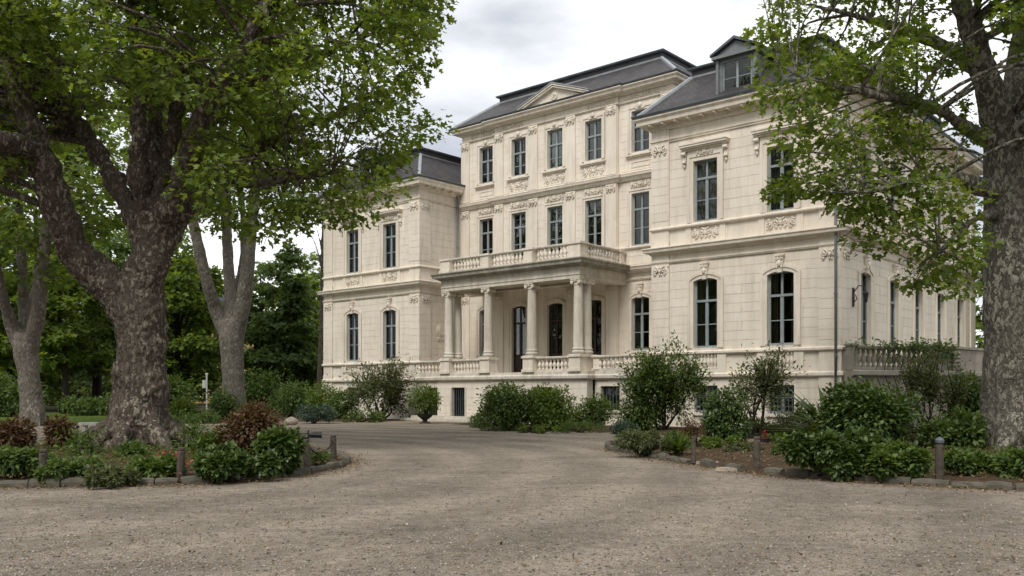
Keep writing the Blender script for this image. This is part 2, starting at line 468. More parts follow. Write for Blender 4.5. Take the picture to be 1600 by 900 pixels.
def cells(s0, s1, z0, z1, ops):
    """rectangles of the wall that are not opening"""
    br = sorted({s0, s1} | {x for o in ops for x in o[:2] if s0 < x < s1})
    out = []
    for a, c in zip(br, br[1:]):
        mid = (a + c) / 2
        hit = sorted([(max(z0, o[2]), min(z1, o[3])) for o in ops if o[0] < mid < o[1] and o[3] > z0 and o[2] < z1])
        z = z0
        for lo, hi in hit:
            if lo - z > .005: out.append((a, c, z, lo))
            z = hi
        if z1 - z > .005: out.append((a, c, z, z1))
    return out
def wall(frame, s0, s1, z0, z1, ops, thick=.45, n=0, mat='stone'):
    mb = MB(frame)
    for a, c, lo, hi in cells(s0, s1, z0, z1, ops): mb.box(a, c, n - thick, n, lo, hi)
    return mb.build('wall', M[mat], villa)

STUFF = MB()          # ashlar beyond the nearest 300 blocks
N_BLOCK = [0]
rb = random.Random(5)
def ashlar(frame, s0, s1, z0, z1, ops, parent=None, n=0, course=.405, length=.95, single=False, proud=.016, gap=.013):
    rows = max(1, round((z1 - z0) / course)); h = (z1 - z0) / rows
    for r in range(rows):
        lo, hi = z0 + r * h, z0 + (r + 1) * h
        for a, c, cl, ch in cells(s0, s1, lo, hi, ops):
            if ch - cl < .04 or c - a < .06: continue
            k = max(1, round((c - a) / length)); w = (c - a) / k
            off = (.5 if r % 2 and k > 1 else 0)
            ed = [a] + [a + (i + off) * w for i in range(0 if off else 1, k)] + [c]
            for e0, e1 in zip(ed, ed[1:]):
                if e1 - e0 < .05: continue
                d = (e0 + .003, e1 - .003, n, n + proud + rb.uniform(-.003, .003), cl + gap / 2, ch - gap / 2)
                if single and N_BLOCK[0] < 298:
                    fbox('stone_block', frame, d, BLOCK_ME, parent); N_BLOCK[0] += 1
                else:
                    STUFF.fr = frame; STUFF.box(*d)

def arch_pts(s0, s1, zs, rise, k=9):
    if rise <= 0: return [(s0, zs), (s1, zs)]
    w = (s1 - s0) / 2; R = (w * w + rise * rise) / (2 * rise); cz = zs + rise - R; cs = (s0 + s1) / 2
    A = math.asin(w / R)
    return [(cs + R * math.sin(-A + 2 * A * i / (k - 1)), cz + R * math.cos(-A + 2 * A * i / (k - 1))) for i in range(k)]
def band(mb, inner, outer, n0, n1):
    vs, fs = [], []
    for (a, b), (c, d) in zip(inner, outer):
        vs += [(a, n0, b), (a, n1, b), (c, n1, d), (c, n0, d)]
    for i in range(len(inner) - 1):
        o = 4 * i
        for j in range(3): fs.append((o + j + 1, o + j, o + 4 + j, o + 5 + j))
    e = 4 * (len(inner) - 1)
    fs += [(0, 1, 2, 3), (e + 3, e + 2, e + 1, e)]
    mb.add(vs, fs)
def spiral(mb, cs, cz, r, n, turn, start, hand, tr):
    pts, rr = [], []
    K = 13
    for i in range(K):
        t = i / (K - 1); a = start + hand * turn * t * 2 * math.pi; q = r * (1 - .82 * t)
        pts.append((cs + q * math.cos(a), n, cz + q * math.sin(a))); rr.append(tr * (1 - .45 * t))
    mb.tube(pts, rr, 5)
    mb.ball(pts[-1], tr * 1.5, 6, 4)
def carving(frame, s0, s1, z0, z1, n, name, parent, seed=0, mat='trim', back=True):
    r = random.Random(seed); mb = MB(frame)
    cs, cz, w, h = (s0 + s1) / 2, (z0 + z1) / 2, s1 - s0, z1 - z0
    tr = min(.048, h * .085)
    mb.ball((cs, n + .02, cz), (h * .17, .07, h * .24), 8, 6)
    mb.ball((cs, n + .03, cz + h * .3), (h * .14, .05, h * .12), 7, 4)
    mb.ball((cs, n + .03, cz - h * .33), (h * .09, .05, h * .12), 7, 4)
    k = max(1, int(round(w / 2 / (h * .62))))
    step = w / 2 / k
    for sg in (-1, 1):
        for i in range(k):
            c = cs + sg * step * (i + .55); q = min(h * .34, step * .52)
            up = 1 if i % 2 == 0 else -1
            spiral(mb, c, cz + up * h * .10, q, n + .035, 1.3, math.pi * (.5 if up > 0 else 1.5), sg * up, tr)
            spiral(mb, c + sg * step * .12, cz - up * h * .24, q * .55, n + .02, 1.1, math.pi * (1.5 if up > 0 else .5), -sg * up, tr * .8)
            for j in range(3):
                mb.ball((c + r.uniform(-.5, .5) * step, n + .02, cz + r.uniform(-.42, .42) * h), (h * .10 * r.uniform(.6, 1.1), .045, h * .07 * r.uniform(.6, 1.2)), 6, 4)
    return mb.build(name, M[mat], parent, smooth=True)

def window(frame, s0, s1, z0, z1, rise=0, n=-.20, sur=.27, proud=.055, key=False, hood=False, sill=True, inside=None, mat='paint',
           bars=(.34, .68), wname='window', double=True):
    w, h = s1 - s0, z1 - z0
    zt = z1 - bars[0] * h; zb = z1 - bars[1] * h
    mb = MB(frame); fw, t = .082, .07
    mb.box(s0, s0 + fw, n, n + t, z0, z1); mb.box(s1 - fw, s1, n, n + t, z0, z1)
    mb.box(s0 + fw, s1 - fw, n, n + t, z0, z0 + .10); mb.box(s0 + fw, s1 - fw, n, n + t, z1 - fw, z1)
    mid = (s0 + s1) / 2
    mb.box(s0 + fw, s1 - fw, n - .005, n + t + .045, zt - .055, zt + .045)
    mb.box(mid - .07, mid + .07, n - .004, n + t + .02, z0 + .10, zt - .055)
    mb.box(mid - .045, mid + .045, n - .004, n + t + .01, zt + .045, z1 - fw)
    if zb > z0 + .1:
        mb.box(s0 + fw, mid - .055, n + .01, n + t - .01, zb - .021, zb + .021); mb.box(mid + .055, s1 - fw, n + .01, n + t - .01, zb - .021, zb + .021)
    win = mb.build(wname, M[mat], villa)
    # panes
    rowsz = [(zt + .045, z1 - fw)] + ([(zb + .016, zt - .055), (z0 + .10, zb - .016)] if zb > z0 + .1 else [(z0 + .10, zt - .055)])
    for lo, hi in rowsz:
        for a, c in ((s0 + fw, mid - .05), (mid + .05, s1 - fw)):
            fbox('pane', frame, (a, c, n + .030, n + .038, lo, hi), PANE_ME, win)
    # stone surround, two steps, following the arched head
    if sur:
        zs = z1 - rise
        head = arch_pts(s0, s1, zs, rise)
        def outline(d, up):
            if rise > 0:
                hp = arch_pts(s0 - d, s1 + d, zs + d * .25, rise + d * .75)
            else: hp = [(s0 - d, z1 + d), (s1 + d, z1 + d)]
            return [(s0 - d, z0 - up)] + hp + [(s1 + d, z0 - up)]
        mb = MB(frame)
        band(mb, outline(0, 0), outline(sur, 0), -.02, proud)
        band(mb, outline(sur * .62, 0), outline(sur * 1.0 + .02, 0), proud - .01, proud + .035)
        if rise > 0:      # spandrels between the arch and the square opening
            for (a, b), (c, d) in zip(head, head[1:]):
                mb.add([(a, n + .08, b), (c, n + .08, d), (c, n + .08, z1 + .03), (a, n + .08, z1 + .03), (a, .01, b), (c, .01, d), (c, .01, z1 + .03), (a, .01, z1 + .03)],
                       [(0, 3, 2, 1), (4, 5, 6, 7), (0, 1, 5, 4), (1, 2, 6, 5), (2, 3, 7, 6), (3, 0, 4, 7)])
        mb.build('surround', M['trim'], win)
    if sill:
        mb = MB(frame); mb.box(s0 - .02, s1 + .02, n - .03, .10, z0 - .12, z0 - .003)
        mb.build('sill', M['trim'], win)
    if key:
        mb = MB(frame)
        mb.prism([(mid - .10, z1 - .06), (mid + .10, z1 - .06), (mid + .17, z1 + .60), (mid - .17, z1 + .60)], .0, .15)
        mb.box(mid - .20, mid + .20, 0, .19, z1 + .60, z1 + .68)
        mb.ball((mid, .17, z1 + .30), (.10, .08, .14), 8, 6)
        for sg in (-1, 1):
            spiral(mb, mid + sg * .10, z1 + .50, .085, .16, 1.2, math.pi / 2, sg, .03)
            mb.ball((mid + sg * .09, .15, z1 + .16), (.05, .05, .07), 6, 4)
        mb.build('keystone', M['trim'], win)
    if hood:
        e = .57
        mb = MB(frame)
        mb.box(s0 - e + .1, s1 + e - .1, 0, .14, z1 + .46, z1 + .54); mb.box(s0 - e + .03, s1 + e - .03, 0, .24, z1 + .54, z1 + .60)
        mb.box(s0 - e, s1 + e, 0, .30, z1 + .60, z1 + .69); mb.prism([(s0 - e - .03, z1 + .69), (s1 + e + .03, z1 + .69), (s1 + e - .1, z1 + .75), (s0 - e + .1, z1 + .75)], 0, .33)
        mb.box(s0 - sur - .02, s1 + sur + .02, .0, .07, z1 + sur + .025, z1 + .46)
        mb.build('hood', M['trim'], win)
        for sg, sx in ((-1, s0 - .43), (1, s1 + .43)):
            mb = MB(frame)
            mb.prism([(sx - .085, z1 - .05), (sx + .085, z1 - .05), (sx + .10, z1 + .459), (sx - .10, z1 + .459)], 0, .10)
            mb.tube([(sx - .10, .14, z1 + .36), (sx + .10, .14, z1 + .36)], .085, 10)
            mb.tube([(sx - .085, .10, z1 + .0), (sx + .085, .10, z1 + .0)], .06, 9)
            mb.ball((sx, .06, z1 - .16), (.06, .06, .10), 6, 5)
            mb.build('bracket', M['trim'], win)
        carving(frame, mid - .42, mid + .42, z1 + .20, z1 + .44, .085, 'carving', win, 3)
    if inside is None and sur:        # drapes drawn back to both sides
        for a, c in ((s0 + .01, s0 + w * .27), (s1 - w * .27, s1 - .01)):
            mb = MB(frame); K = 12
            vs = [(a + (c - a) * i / K, n - .16 + .035 * math.sin(i * 2.3 + s0), z) for z in (z0 + .02, z1 - .02) for i in range(K + 1)]
            mb.add(vs, [(i, i + 1, K + 2 + i, K + 1 + i) for i in range(K)])
            mb.build('drape', M['curtain'], win)
    if inside:
        mb = MB(frame)
        K = 26
        vs = [(s0 + w * i / K, n - .16 + .03 * math.sin(i * 2.1 + s0), z) for z in (z0 + .02, z1 - .02) for i in range(K + 1)]
        mb.add(vs, [(i, i + 1, K + 2 + i, K + 1 + i) for i in range(K)])
        mb.build('curtain', M[inside], win)
    return win

# ---------------------------------------------------------------- wings: same storeys on the right front, right side, left front and left return
def wing_ops(cols, w=.57):
    ops = []
    for c in cols:
        ops += [(c - w, c + w, .72, 1.88), (c - w, c + w, 3.50, 6.50), (c - w, c + w, 8.95, 11.60)]
    return ops
Z_LEDGE, Z_RAIL, Z_MOULD, Z_STR, Z_SILL, Z_ARCH, Z_COR = 2.20, 3.22, 7.27, 7.76, 8.76, 12.66, 13.30
EAVE = 13.84
def wing_face(frame, length, cols, skip_s0=0, single=False, pil=(True, True), basement=True, terrace=False, inside=None, dado=True):
    ops = wing_ops(cols)
    gf_ops = ops
    wl = wall(frame, skip_s0, length, 0, EAVE - .25, ops)
    zones = [(0, Z_LEDGE, .44), (Z_RAIL + .18, Z_MOULD, .405), (Z_SILL + .16, Z_ARCH, .405)]
    a0 = .84 if pil[0] else 0; a1 = length - (.84 if pil[1] else 0)
    big = [(c - .57 - .27, c + .57 + .27, o[2] - .1, o[3] + .2) for c in cols for o in ()]
    for z0, z1, ch in zones:
        ashlar(frame, a0, a1, z0, z1, ops, wl, 0, ch, 1.15, single)
    for flag, p0, p1 in ((pil[0], -.07 if pil[0] else 0, .83), (pil[1], length - .83, length + .07)):
        if not flag: continue
        mb = MB(frame)
        q0, q1 = max(p0, 0), min(p1, length)
        if p0 < 0: q0 = p0
        if p1 > length: q1 = p1
        if frame is FS or frame is FLR: q0 = max(q0, 0.0)
        mb.box(q0, q1, 0, .06, .0, EAVE - .27)
        mb.box(q0 - (0 if frame in (FS, FLR) else .03), q1, 0, .085, 2.42, 2.66); mb.box(q0 - (0 if frame in (FS, FLR) else .03), q1, 0, .085, 8.06, 8.26)
        mb.box(q0 - (0 if frame in (FS, FLR) else .03), q1, 0, .09, Z_RAIL + .18, Z_RAIL + .42)
        mb.build('pilaster', M['stone'], villa)
        for z0, z1, ch in zones:
            ashlar(frame, q0, q1, z0 if z0 < 3 else z0 + .26, z1, [], wl, .06, ch, .9, single)
        # carved capitals at the heads of both storeys
        carving(frame, q0 + .03, q1 - .03, Z_MOULD - .52, Z_MOULD - .06, .085, 'capital', villa, 11)
        carving(frame, q0 + .03, q1 - .03, Z_ARCH - .58, Z_ARCH - .08, .085, 'capital', villa, 12)
    ii = 0
    for c in cols:
        s0, s1 = c - .57, c + .57
        bw = window(frame, s0, s1, .72, 1.88, 0, -.24, 0, sill=True, bars=(.4, 1.2))
        bw['label'] = 'barred basement window'
        mb = MB(frame)
        for k in range(7): mb.box(s0 + .08 + k * .155, s0 + .11 + k * .155, -.10, -.07, .70, 1.90)
        for z in (1.0, 1.45): mb.box(s0 - .01, s1 + .01, -.11, -.075, z, z + .035)
        mb.build('window_bars', M['iron'] if frame is not FR else M['zinc'], bw)
        sel = (inside or {})
        window(frame, s0, s1, 3.50, 6.50, .12, key=True, inside=sel.get(('g', ii)), bars=(.32, .66))
        window(frame, s0, s1, 8.95, 11.60, 0, hood=True, inside=sel.get(('u', ii)), bars=(.29, .64))
        # panel of carving under the upper window, framed by two flat strips
        carving(frame, s0 - .06, s1 + .06, 8.20, 8.72, .0, 'relief_panel', villa, 20 + ii)
        for q in (s0 - .38, s1 + .12):
            MB(frame).box(q, q + .26, 0, .05, 8.07, Z_SILL).build('panel_strip', M['stone'], villa)
        if dado:
            blind_balusters(frame, s0, s1)
        ii += 1
    return wl

BAL_PROF = [(.075, 0), (.075, .05), (.05, .07), (.045, .09), (.085, .17), (.098, .24), (.08, .32), (.045, .40), (.038, .44), (.055, .455), (.055, .48), (.07, .50), (.075, .56)]
BAL_ME = MB().lathe(BAL_PROF, n=8).mesh('baluster', smooth=True); BAL_ME.materials.append(M['trim'])
BAL_OLD = BAL_ME.copy(); BAL_OLD.materials.clear(); BAL_OLD.materials.append(M['old_stone'])
def balusters(parent, p0, p1, z, height, count, me=None, r=1.0):
    for i in range(count):
        t = (i + .5) / count
        o = bpy.data.objects.new('baluster', me or BAL_ME); COL.objects.link(o); o.parent = parent
        o.location = (p0[0] + (p1[0] - p0[0]) * t, p0[1] + (p1[1] - p0[1]) * t, z); o.scale = (r, r, height / .56)
def blind_balusters(frame, s0, s1):
    """row of small balusters under a ground floor window, in front of a recess"""
    mb = MB(frame)
    mb.box(s0 - .42, s0 - .02, 0, .09, 2.42, Z_RAIL); mb.box(s1 + .02, s1 + .42, 0, .09, 2.42, Z_RAIL); mb.box(s0 - .02, s1 + .02, 0, .09, 2.42, 2.60)
    b = mb.build('window_balustrade', M['stone'], villa)
    a, c = frame.p(s0, .035, 0), frame.p(s1, .035, 0)
    balusters(b, a, c, 2.60, Z_RAIL - 2.60, 7, None, .72)

R_COLS, L_COLS = (2.61, 6.01), (2.80, 6.24)
S_COLS = tuple(2.64 + 3.41 * i for i in range(5))
wing_face(FR, 8.44, R_COLS, single=True, inside={('u', 0): 'curtain', ('u', 1): 'blind', ('g', 0): None})
wing_face(FS, SIDE_LEN, S_COLS, skip_s0=.45, single=True, pil=(True, True), inside={('u', 0): 'blind', ('g', 0): 'blind', ('g', 2): 'blind'}, dado=False)
wing_face(FL, 8.80, L_COLS, inside={('g', 1): None, ('u', 0): 'curtain'})
wing_face(FLR, 3.15, (), skip_s0=.45, pil=(True, False))

R_PATH = [(-8.44, 4.1), (-8.44, 0), (0, 0), (0, SIDE_LEN), (-8.44, SIDE_LEN)]
L_PATH = [(-33.55, SIDE_LEN), (-33.55, .95), (-24.75, .95), (-24.75, 4.1)]
LEDGE = [(-.03, Z_LEDGE), (.10, Z_LEDGE), (.16, Z_LEDGE + .06), (.16, Z_LEDGE + .17), (.10, Z_LEDGE + .22), (-.03, Z_LEDGE + .24)]
RAIL = [(-.03, Z_RAIL), (.10, Z_RAIL), (.15, Z_RAIL + .05), (.15, Z_RAIL + .13), (.09, Z_RAIL + .18), (-.03, Z_RAIL + .19)]
MOULD = [(-.03, Z_MOULD), (.075, Z_MOULD + .02), (.115, Z_MOULD + .09), (.115, Z_MOULD + .13), (-.03, Z_MOULD + .14)]
STRING = [(-.03, Z_STR - .08), (.09, Z_STR - .08), (.16, Z_STR), (.34, Z_STR + .05), (.36, Z_STR + .15), (.40, Z_STR + .19), (.40, Z_STR + .23), (.10, Z_STR + .30), (-.03, Z_STR + .30)]
SILLS = [(-.03, Z_SILL), (.09, Z_SILL), (.15, Z_SILL + .05), (.15, Z_SILL + .10), (.10, Z_SILL + .155), (-.03, Z_SILL + .16)]
ARCHI = [(-.03, Z_ARCH), (.08, Z_ARCH), (.08, Z_ARCH + .05), (.13, Z_ARCH + .09), (.13, Z_ARCH + .12), (-.03, Z_ARCH + .13)]
CORN = [(-.03, Z_COR - .08), (.10, Z_COR - .08), (.14, Z_COR), (.20, Z_COR + .16), (.55, Z_COR + .18), (.57, Z_COR + .32), (.66, Z_COR + .42), (.66, Z_COR + .50), (-.03, Z_COR + .54)]
GUTTER = [(.40, Z_COR + .50), (.70, Z_COR + .503), (.74, Z_COR + .60), (.70, Z_COR + .625), (.40, Z_COR + .63)]
for path in (R_PATH, L_PATH):
    for nm, prof, mt in (('ledge', LEDGE, 'trim'), ('rail_moulding', RAIL, 'trim'), ('moulding', MOULD, 'trim'), ('string_course', STRING, 'trim'), ('sill_course', SILLS, 'trim'),
                         ('architrave', ARCHI, 'trim'), ('cornice', CORN, 'trim'), ('gutter', GUTTER, 'zinc')):
        MB().sweep(path, prof).build(nm, M[mt], villa)
# modillions and dentils under the eaves
MOD = MB().box(-.07, .07, -.30, .0, -.09, .0).box(-.055, .055, -.34, -.30, -.075, -.01).mesh('modillion'); MOD.materials.append(M['trim'])
def modillions(frame, s0, s1, step, rz):
    k = max(2, round((s1 - s0) / step))
    for i in range(k + 1):
        s = s0 + (s1 - s0) * i / k
        o = bpy.data.objects.new('modillion', MOD); COL.objects.link(o); o.parent = villa
        o.location = frame.p(s, .17, Z_COR + .178); o.rotation_euler = (0, 0, rz)
modillions(FR, .1, 8.34, .62, 0); modillions(FS, .35, 18.6, .62, math.pi / 2); modillions(FL, .1, 8.7, .62, 0); modillions(FLR, .3, 2.9, .62, math.pi / 2)
def dentils(frame, s0, s1):
    mb = MB(frame); k = int((s1 - s0) / .13)
    for i in range(k): mb.box(s0 + i * .13, s0 + i * .13 + .075, .10, .165, Z_COR - .02, Z_COR + .075)
    o = mb.build('dentil_row', M['trim'], villa); o['kind'] = 'stuff'
for fr_, a, c in ((FR, 0, 8.44), (FS, 0, SIDE_LEN), (FL, 0, 8.8), (FLR, 0, 3.1)): dentils(fr_, a, c)

# ---------------------------------------------------------------- central block
C_COLS = (1.99, 4.61, 7.21, 9.79, 12.62)
FC2 = Frame((-24.4, 3.96), (1, 0), (0, -1))           # middle three bays stand a little forward
hw = .53
def c_ops(idx):
    out = []
    for i in idx:
        c = C_COLS[i]
        out += [(c - hw, c + hw, 2.62 if i in (1, 2, 3) else 3.72, 6.45), (c - hw, c + hw, 9.05, 11.72), (c - hw, c + hw, 13.80, 15.92)]
    return out
MIDA, MIDB = 2.78, 11.30
for (fr_, a, c, idx) in ((FC, -.349, MIDA, (0,)), (FC2, MIDA, MIDB, (1, 2, 3)), (FC, MIDB, 14.5, (4,))):
    ops = c_ops(idx)
    wl = wall(fr_, max(a, 0), c, 0, 17.0, ops)
    for z0, z1 in ((2.62, 7.27), (8.1, 12.35), (12.9, 16.42)):
        ashlar(fr_, max(a, 0) + .02, c, z0, z1, [(o[0] - .2, o[1] + .2, o[2] - .4 if o[2] > 5 else o[2], o[3] + .2) for o in ops], wl, 0, .41, 1.2)
wall(FC, -.349, 0, 0, 14.2, []); wall(FC, 14.5, 15.95, 0, 14.2, [])
# side walls of the upper block and the hidden rear
wall(Frame((-9.9, 4.1), (0, 1), (1, 0)), .45, 13.9, 12.0, 17.0, []); wall(Frame((-24.4, 4.1), (0, 1), (-1, 0)), .45, 13.9, 12.0, 17.0, [])
MB().box(-24.4, -9.9, 17.6, 18.0, 0, 17.0).box(-33.55, -24.76, 18.6, 19.0, 0, EAVE - .25).box(-8.44, -.45, 18.6, 19.0, 0, EAVE - .25).build('rear_wall', M['stone'], villa)
MB().box(-33.55, -33.1, 1.4, 18.6, 0, EAVE - .25).box(-8.44, -8.0, .45, 18.6, 0, EAVE - .25).box(-25.2, -24.75, 4.1, 18.6, 0, EAVE - .25).build('side_wall', M['stone'], villa)
# floors inside, so the rooms behind the glass are dim
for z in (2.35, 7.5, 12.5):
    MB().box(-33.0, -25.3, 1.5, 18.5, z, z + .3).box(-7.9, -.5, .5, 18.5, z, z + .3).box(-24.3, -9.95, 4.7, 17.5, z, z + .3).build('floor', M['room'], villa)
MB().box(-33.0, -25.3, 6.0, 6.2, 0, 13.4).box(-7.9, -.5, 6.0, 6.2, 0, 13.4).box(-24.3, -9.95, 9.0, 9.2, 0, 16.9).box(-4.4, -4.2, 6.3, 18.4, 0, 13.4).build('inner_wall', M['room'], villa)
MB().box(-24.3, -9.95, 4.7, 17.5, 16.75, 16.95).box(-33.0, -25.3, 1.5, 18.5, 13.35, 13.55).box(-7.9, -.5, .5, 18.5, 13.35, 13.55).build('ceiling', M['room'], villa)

for i, c in enumerate(C_COLS):
    f_ = FC2 if i in (1, 2, 3) else FC
    s0, s1 = c - hw, c + hw
    if i in (1, 2, 3):
        d = window(f_, s0, s1, 2.63, 6.45, .10, sur=.22, sill=False, mat='darkwood', bars=(.25, .72), wname='door')
        d['label'] = 'dark brown glazed double door'
        mb = MB(f_); mb.box(s0 + .07, c - .06, -.19, -.15, 2.73, 3.68); mb.box(c + .06, s1 - .07, -.19, -.15, 2.73, 3.68)
        mb.box(s0 + .14, c - .12, -.15, -.135, 2.85, 3.55); mb.box(c + .12, s1 - .14, -.15, -.135, 2.85, 3.55)
        mb.build('door_panel', M['darkwood'], d)
    else:
        window(f_, s0, s1, 3.72, 6.45, .12, sur=.25, key=True, bars=(.32, .66))
    w1 = window(f_, s0, s1, 9.05, 11.72, 0, sur=.2, sill=True, bars=(.30, .66), inside='curtain' if i == 0 else None)
    w2 = window(f_, s0, s1, 13.80, 15.92, 0, sur=.2, bars=(.38, .72))
    # carved crest over the first floor window, scroll consoles beside it
    carving(f_, c - .62, c + .62, 11.96, 12.34, .045, 'crest', w1, 30 + i)
    mb = MB(f_); mb.box(c - .26, c + .26, 0, .10, 15.98, 16.14); mb.ball((c, .13, 16.16), (.13, .06, .13), 8, 5)
    mb.box(s0 - .18, c - .26, .0, .075, 16.13, 16.19); mb.box(c + .26, s1 + .18, 0, .075, 16.13, 16.19); mb.build('crest', M['trim'], w2)
    mb = MB(f_); mb.box(c - .86, c + .86, -.01, .17, 13.62, 13.69); mb.box(c - .82, c + .82, -.01, .11, 13.56, 13.62); mb.build('sill_moulding', M['trim'], w2)
    if i in (1, 2, 3):
        carving(f_, c - .72, c + .72, 12.98, 13.50, .0, 'relief_panel', villa, 40 + i)
    else:
        mb = MB(f_); mb.box(c - .55, c + .55, 0, .04, 13.05, 13.10); mb.box(c - .55, c + .55, 0, .04, 13.30, 13.35); mb.box(c - .55, c - .50, 0, .04, 13.10, 13.30); mb.box(c + .50, c + .55, 0, .04, 13.10, 13.30)
        mb.build('panel_frame', M['trim'], villa)
# pilasters over two storeys
for k, (c, f_) in enumerate(((.33, FC), (3.14, FC2), (5.69, FC2), (8.30, FC2), (10.94, FC2), (14.17, FC))):
    mb = MB(f_); w = .325
    mb.box(c - w, c + w, 0, .10, 8.1, 12.36); mb.box(c - w - .04, c + w + .04, 0, .14, 8.1, 8.4)
    mb.box(c - w, c + w, 0, .10, 12.84, 16.42); mb.box(c - w - .04, c + w + .04, 0, .14, 12.84, 13.05)
    mb.build('pilaster', M['stone'], villa)
    if k != 5:
        mb = MB(f_); mb.box(c - w, c + w, 0, .08, 2.62, 7.27); mb.build('pilaster', M['stone'], villa)
    carving(f_, c - w - .03, c + w + .03, 11.90, 12.34, .125, 'capital', villa, 50 + k)
    carving(f_, c - w - .03, c + w + .03, 15.92, 16.38, .125, 'capital', villa, 60 + k)
    carving(f_, c - w - .03, c + w + .03, 6.80, 7.24, .085, 'capital', villa, 65 + k)
# garlands along the frieze
for a, c, f_ in ((.75, 2.6, FC), (2.9, 4.9, FC2), (9.3, 11.1, FC2), (11.6, 13.7, FC)):
    carving(f_, a, c, 16.50, 16.80, .0, 'frieze_carving', villa, int(a * 10))
C_PATH = [(-24.4, 18), (-24.4, 4.1), (-24.4 + MIDA, 4.1), (-24.4 + MIDA, 3.96), (-24.4 + MIDB, 3.96), (-24.4 + MIDB, 4.1), (-9.9, 4.1), (-9.9, 18)]
C_FRONT = [(-24.39, 4.1)] + C_PATH[2:6] + [(-8.45, 4.1)]
C_MID = [(-24.39, 4.1)] + C_PATH[2:6] + [(-9.91, 4.1)]
def prof(z, steps): return [(-.03, z)] + [(n, z + dz) for n, dz in steps] + [(-.03, z + steps[-1][1] + .01)]
MB().sweep(C_MID, prof(12.40, [(.10, 0), (.15, .08), (.17, .15), (.26, .20), (.28, .30), (.30, .34), (.12, .42)])).build('string_course', M['trim'], villa)
MB().sweep(C_FRONT, [(n, z) for n, z in STRING]).build('string_course', M['trim'], villa)
MB().sweep(C_FRONT, MOULD).build('moulding', M['trim'], villa)
MB().sweep(C_FRONT, prof(8.90, [(.08, 0), (.13, .05), (.13, .10), (.05, .14)])).build('sill_course', M['trim'], villa)
MB().sweep(C_PATH, prof(16.40, [(.08, 0), (.12, .04), (.12, .08), (.05, .10)])).build('architrave', M['trim'], villa)
MB().sweep(C_PATH, prof(16.84, [(.12, 0), (.16, .08), (.42, .12), (.44, .22), (.54, .29), (.55, .34), (.2, .37)])).build('cornice', M['trim'], villa)
MB().sweep(C_PATH, [(.36, 17.213), (.57, 17.216), (.60, 17.28), (.36, 17.30)]).build('gutter', M['zinc'], villa)
# pediment over the three middle bays
FP = Frame((-24.4, 3.60), (1, 0), (0, -1))
pc, pw, pz0, pz1 = 7.33, 2.45, 17.23, 18.32
pediment = MB(FP).prism([(pc - pw + .2, pz0), (pc + pw - .2, pz0), (pc, pz1 - .14)], -.9, -.16).build('pediment', M['stone'], villa)
for sg in (-1, 1):
    mb = MB(FP)
    for (off, t, n1) in ((0, .11, .04), (.11, .10, .10)):
        a = (pc + sg * pw, pz0 + off - .0); c = (pc, pz1 - .21 + off)
        q = [(a[0], a[1]), (c[0], c[1]), (c[0], c[1] + t), (a[0], a[1] + t * (.6 if off else 1))]
        if sg > 0: q = q[::-1]
        mb.prism(q, -.9, n1)
    mb.build('raking_cornice', M['trim'], pediment)
    mb = MB(FP); q = [(pc + sg * (pw + .04), pz0 + .185), (pc, pz1 + .003), (pc, pz1 + .05), (pc + sg * (pw + .04), pz0 + .235)]
    mb.prism(q if sg < 0 else q[::-1], -2.4, .14); mb.build('flashing', M['lead'], pediment)
mb = MB(FP); mb.box(pc - pw, pc + pw, -.3, .02, pz0 + .001, pz0 + .07); mb.build('base_moulding', M['trim'], pediment)
mb = MB(FP); mb.tube([(pc, -.2, 17.66), (pc, -.09, 17.66)], .21, 16); spiral(mb, pc, 17.66, .13, -.07, 1.2, 0, 1, .03); mb.build('medallion', M['trim'], pediment)

# ---------------------------------------------------------------- roofs
def mansard(name, x0, x1, y0, y1, z0, ins, z1, hip=(True, True)):
    b = MB()
    i0, i1 = ins, ins
    lo = [(x0, y0, z0), (x1, y0, z0), (x1, y1, z0), (x0, y1, z0)]
    hi = [(x0 + ins, y0 + ins, z1), (x1 - ins, y0 + ins, z1), (x1 - ins, y1 - ins, z1), (x0 + ins, y1 - ins, z1)]
    b.add(lo + hi, [(0, 1, 5, 4), (1, 2, 6, 5), (2, 3, 7, 6), (3, 0, 4, 7), (4, 5, 6, 7)])
    rf = b.build(name, M['slate'], villa, uv=True)
    for a, c in zip(lo, hi):       # lead hips
        MB().tube([Vector(a).lerp(Vector(c), -.01), Vector(c)], .10, 6).build('hip_flashing', M['lead'], rf)
    rim = [(x0 + ins, y0 + ins), (x1 - ins, y0 + ins), (x1 - ins, y1 - ins), (x0 + ins, y1 - ins)]
    ring = [rim[3], rim[0], rim[1], rim[2], rim[3]]
    MB().sweep(ring[:4] + [ring[4]], [(-.05, z1 - .03), (.05, z1 - .035), (.07, z1 + .045), (-.05, z1 + .05)]).build('lead_strip', M['lead'], rf)
    t = MB().box(x0 + ins, x1 - ins, y0 + ins, y1 - ins, z1 + .051, z1 + .30).build('roof_curb', M['rooftop'], rf)
    MB().sweep([ring[0], ring[1], ring[2], ring[3], ring[0]], [(-.2, z1 + .30), (.10, z1 + .30), (.16, z1 + .34), (.18, z1 + .41), (-.2, z1 + .44)]).build('roof_rim', M['zinc'], rf)
    MB().box(x0 + ins + .1, x1 - ins - .1, y0 + ins + .1, y1 - ins - .1, z1 + .301, z1 + .43).build('roof_deck', M['zinc'], rf)
    return rf
mansard('roof', -24.85, -9.45, 3.62, 18.4, 17.29, 2.05, 18.92)
mansard('roof', -8.95, .52, -.52, 19.4, 13.90, 1.75, 15.72)
mansard('roof', -34.05, -24.22, .43, 19.4, 13.90, 1.75, 15.72)
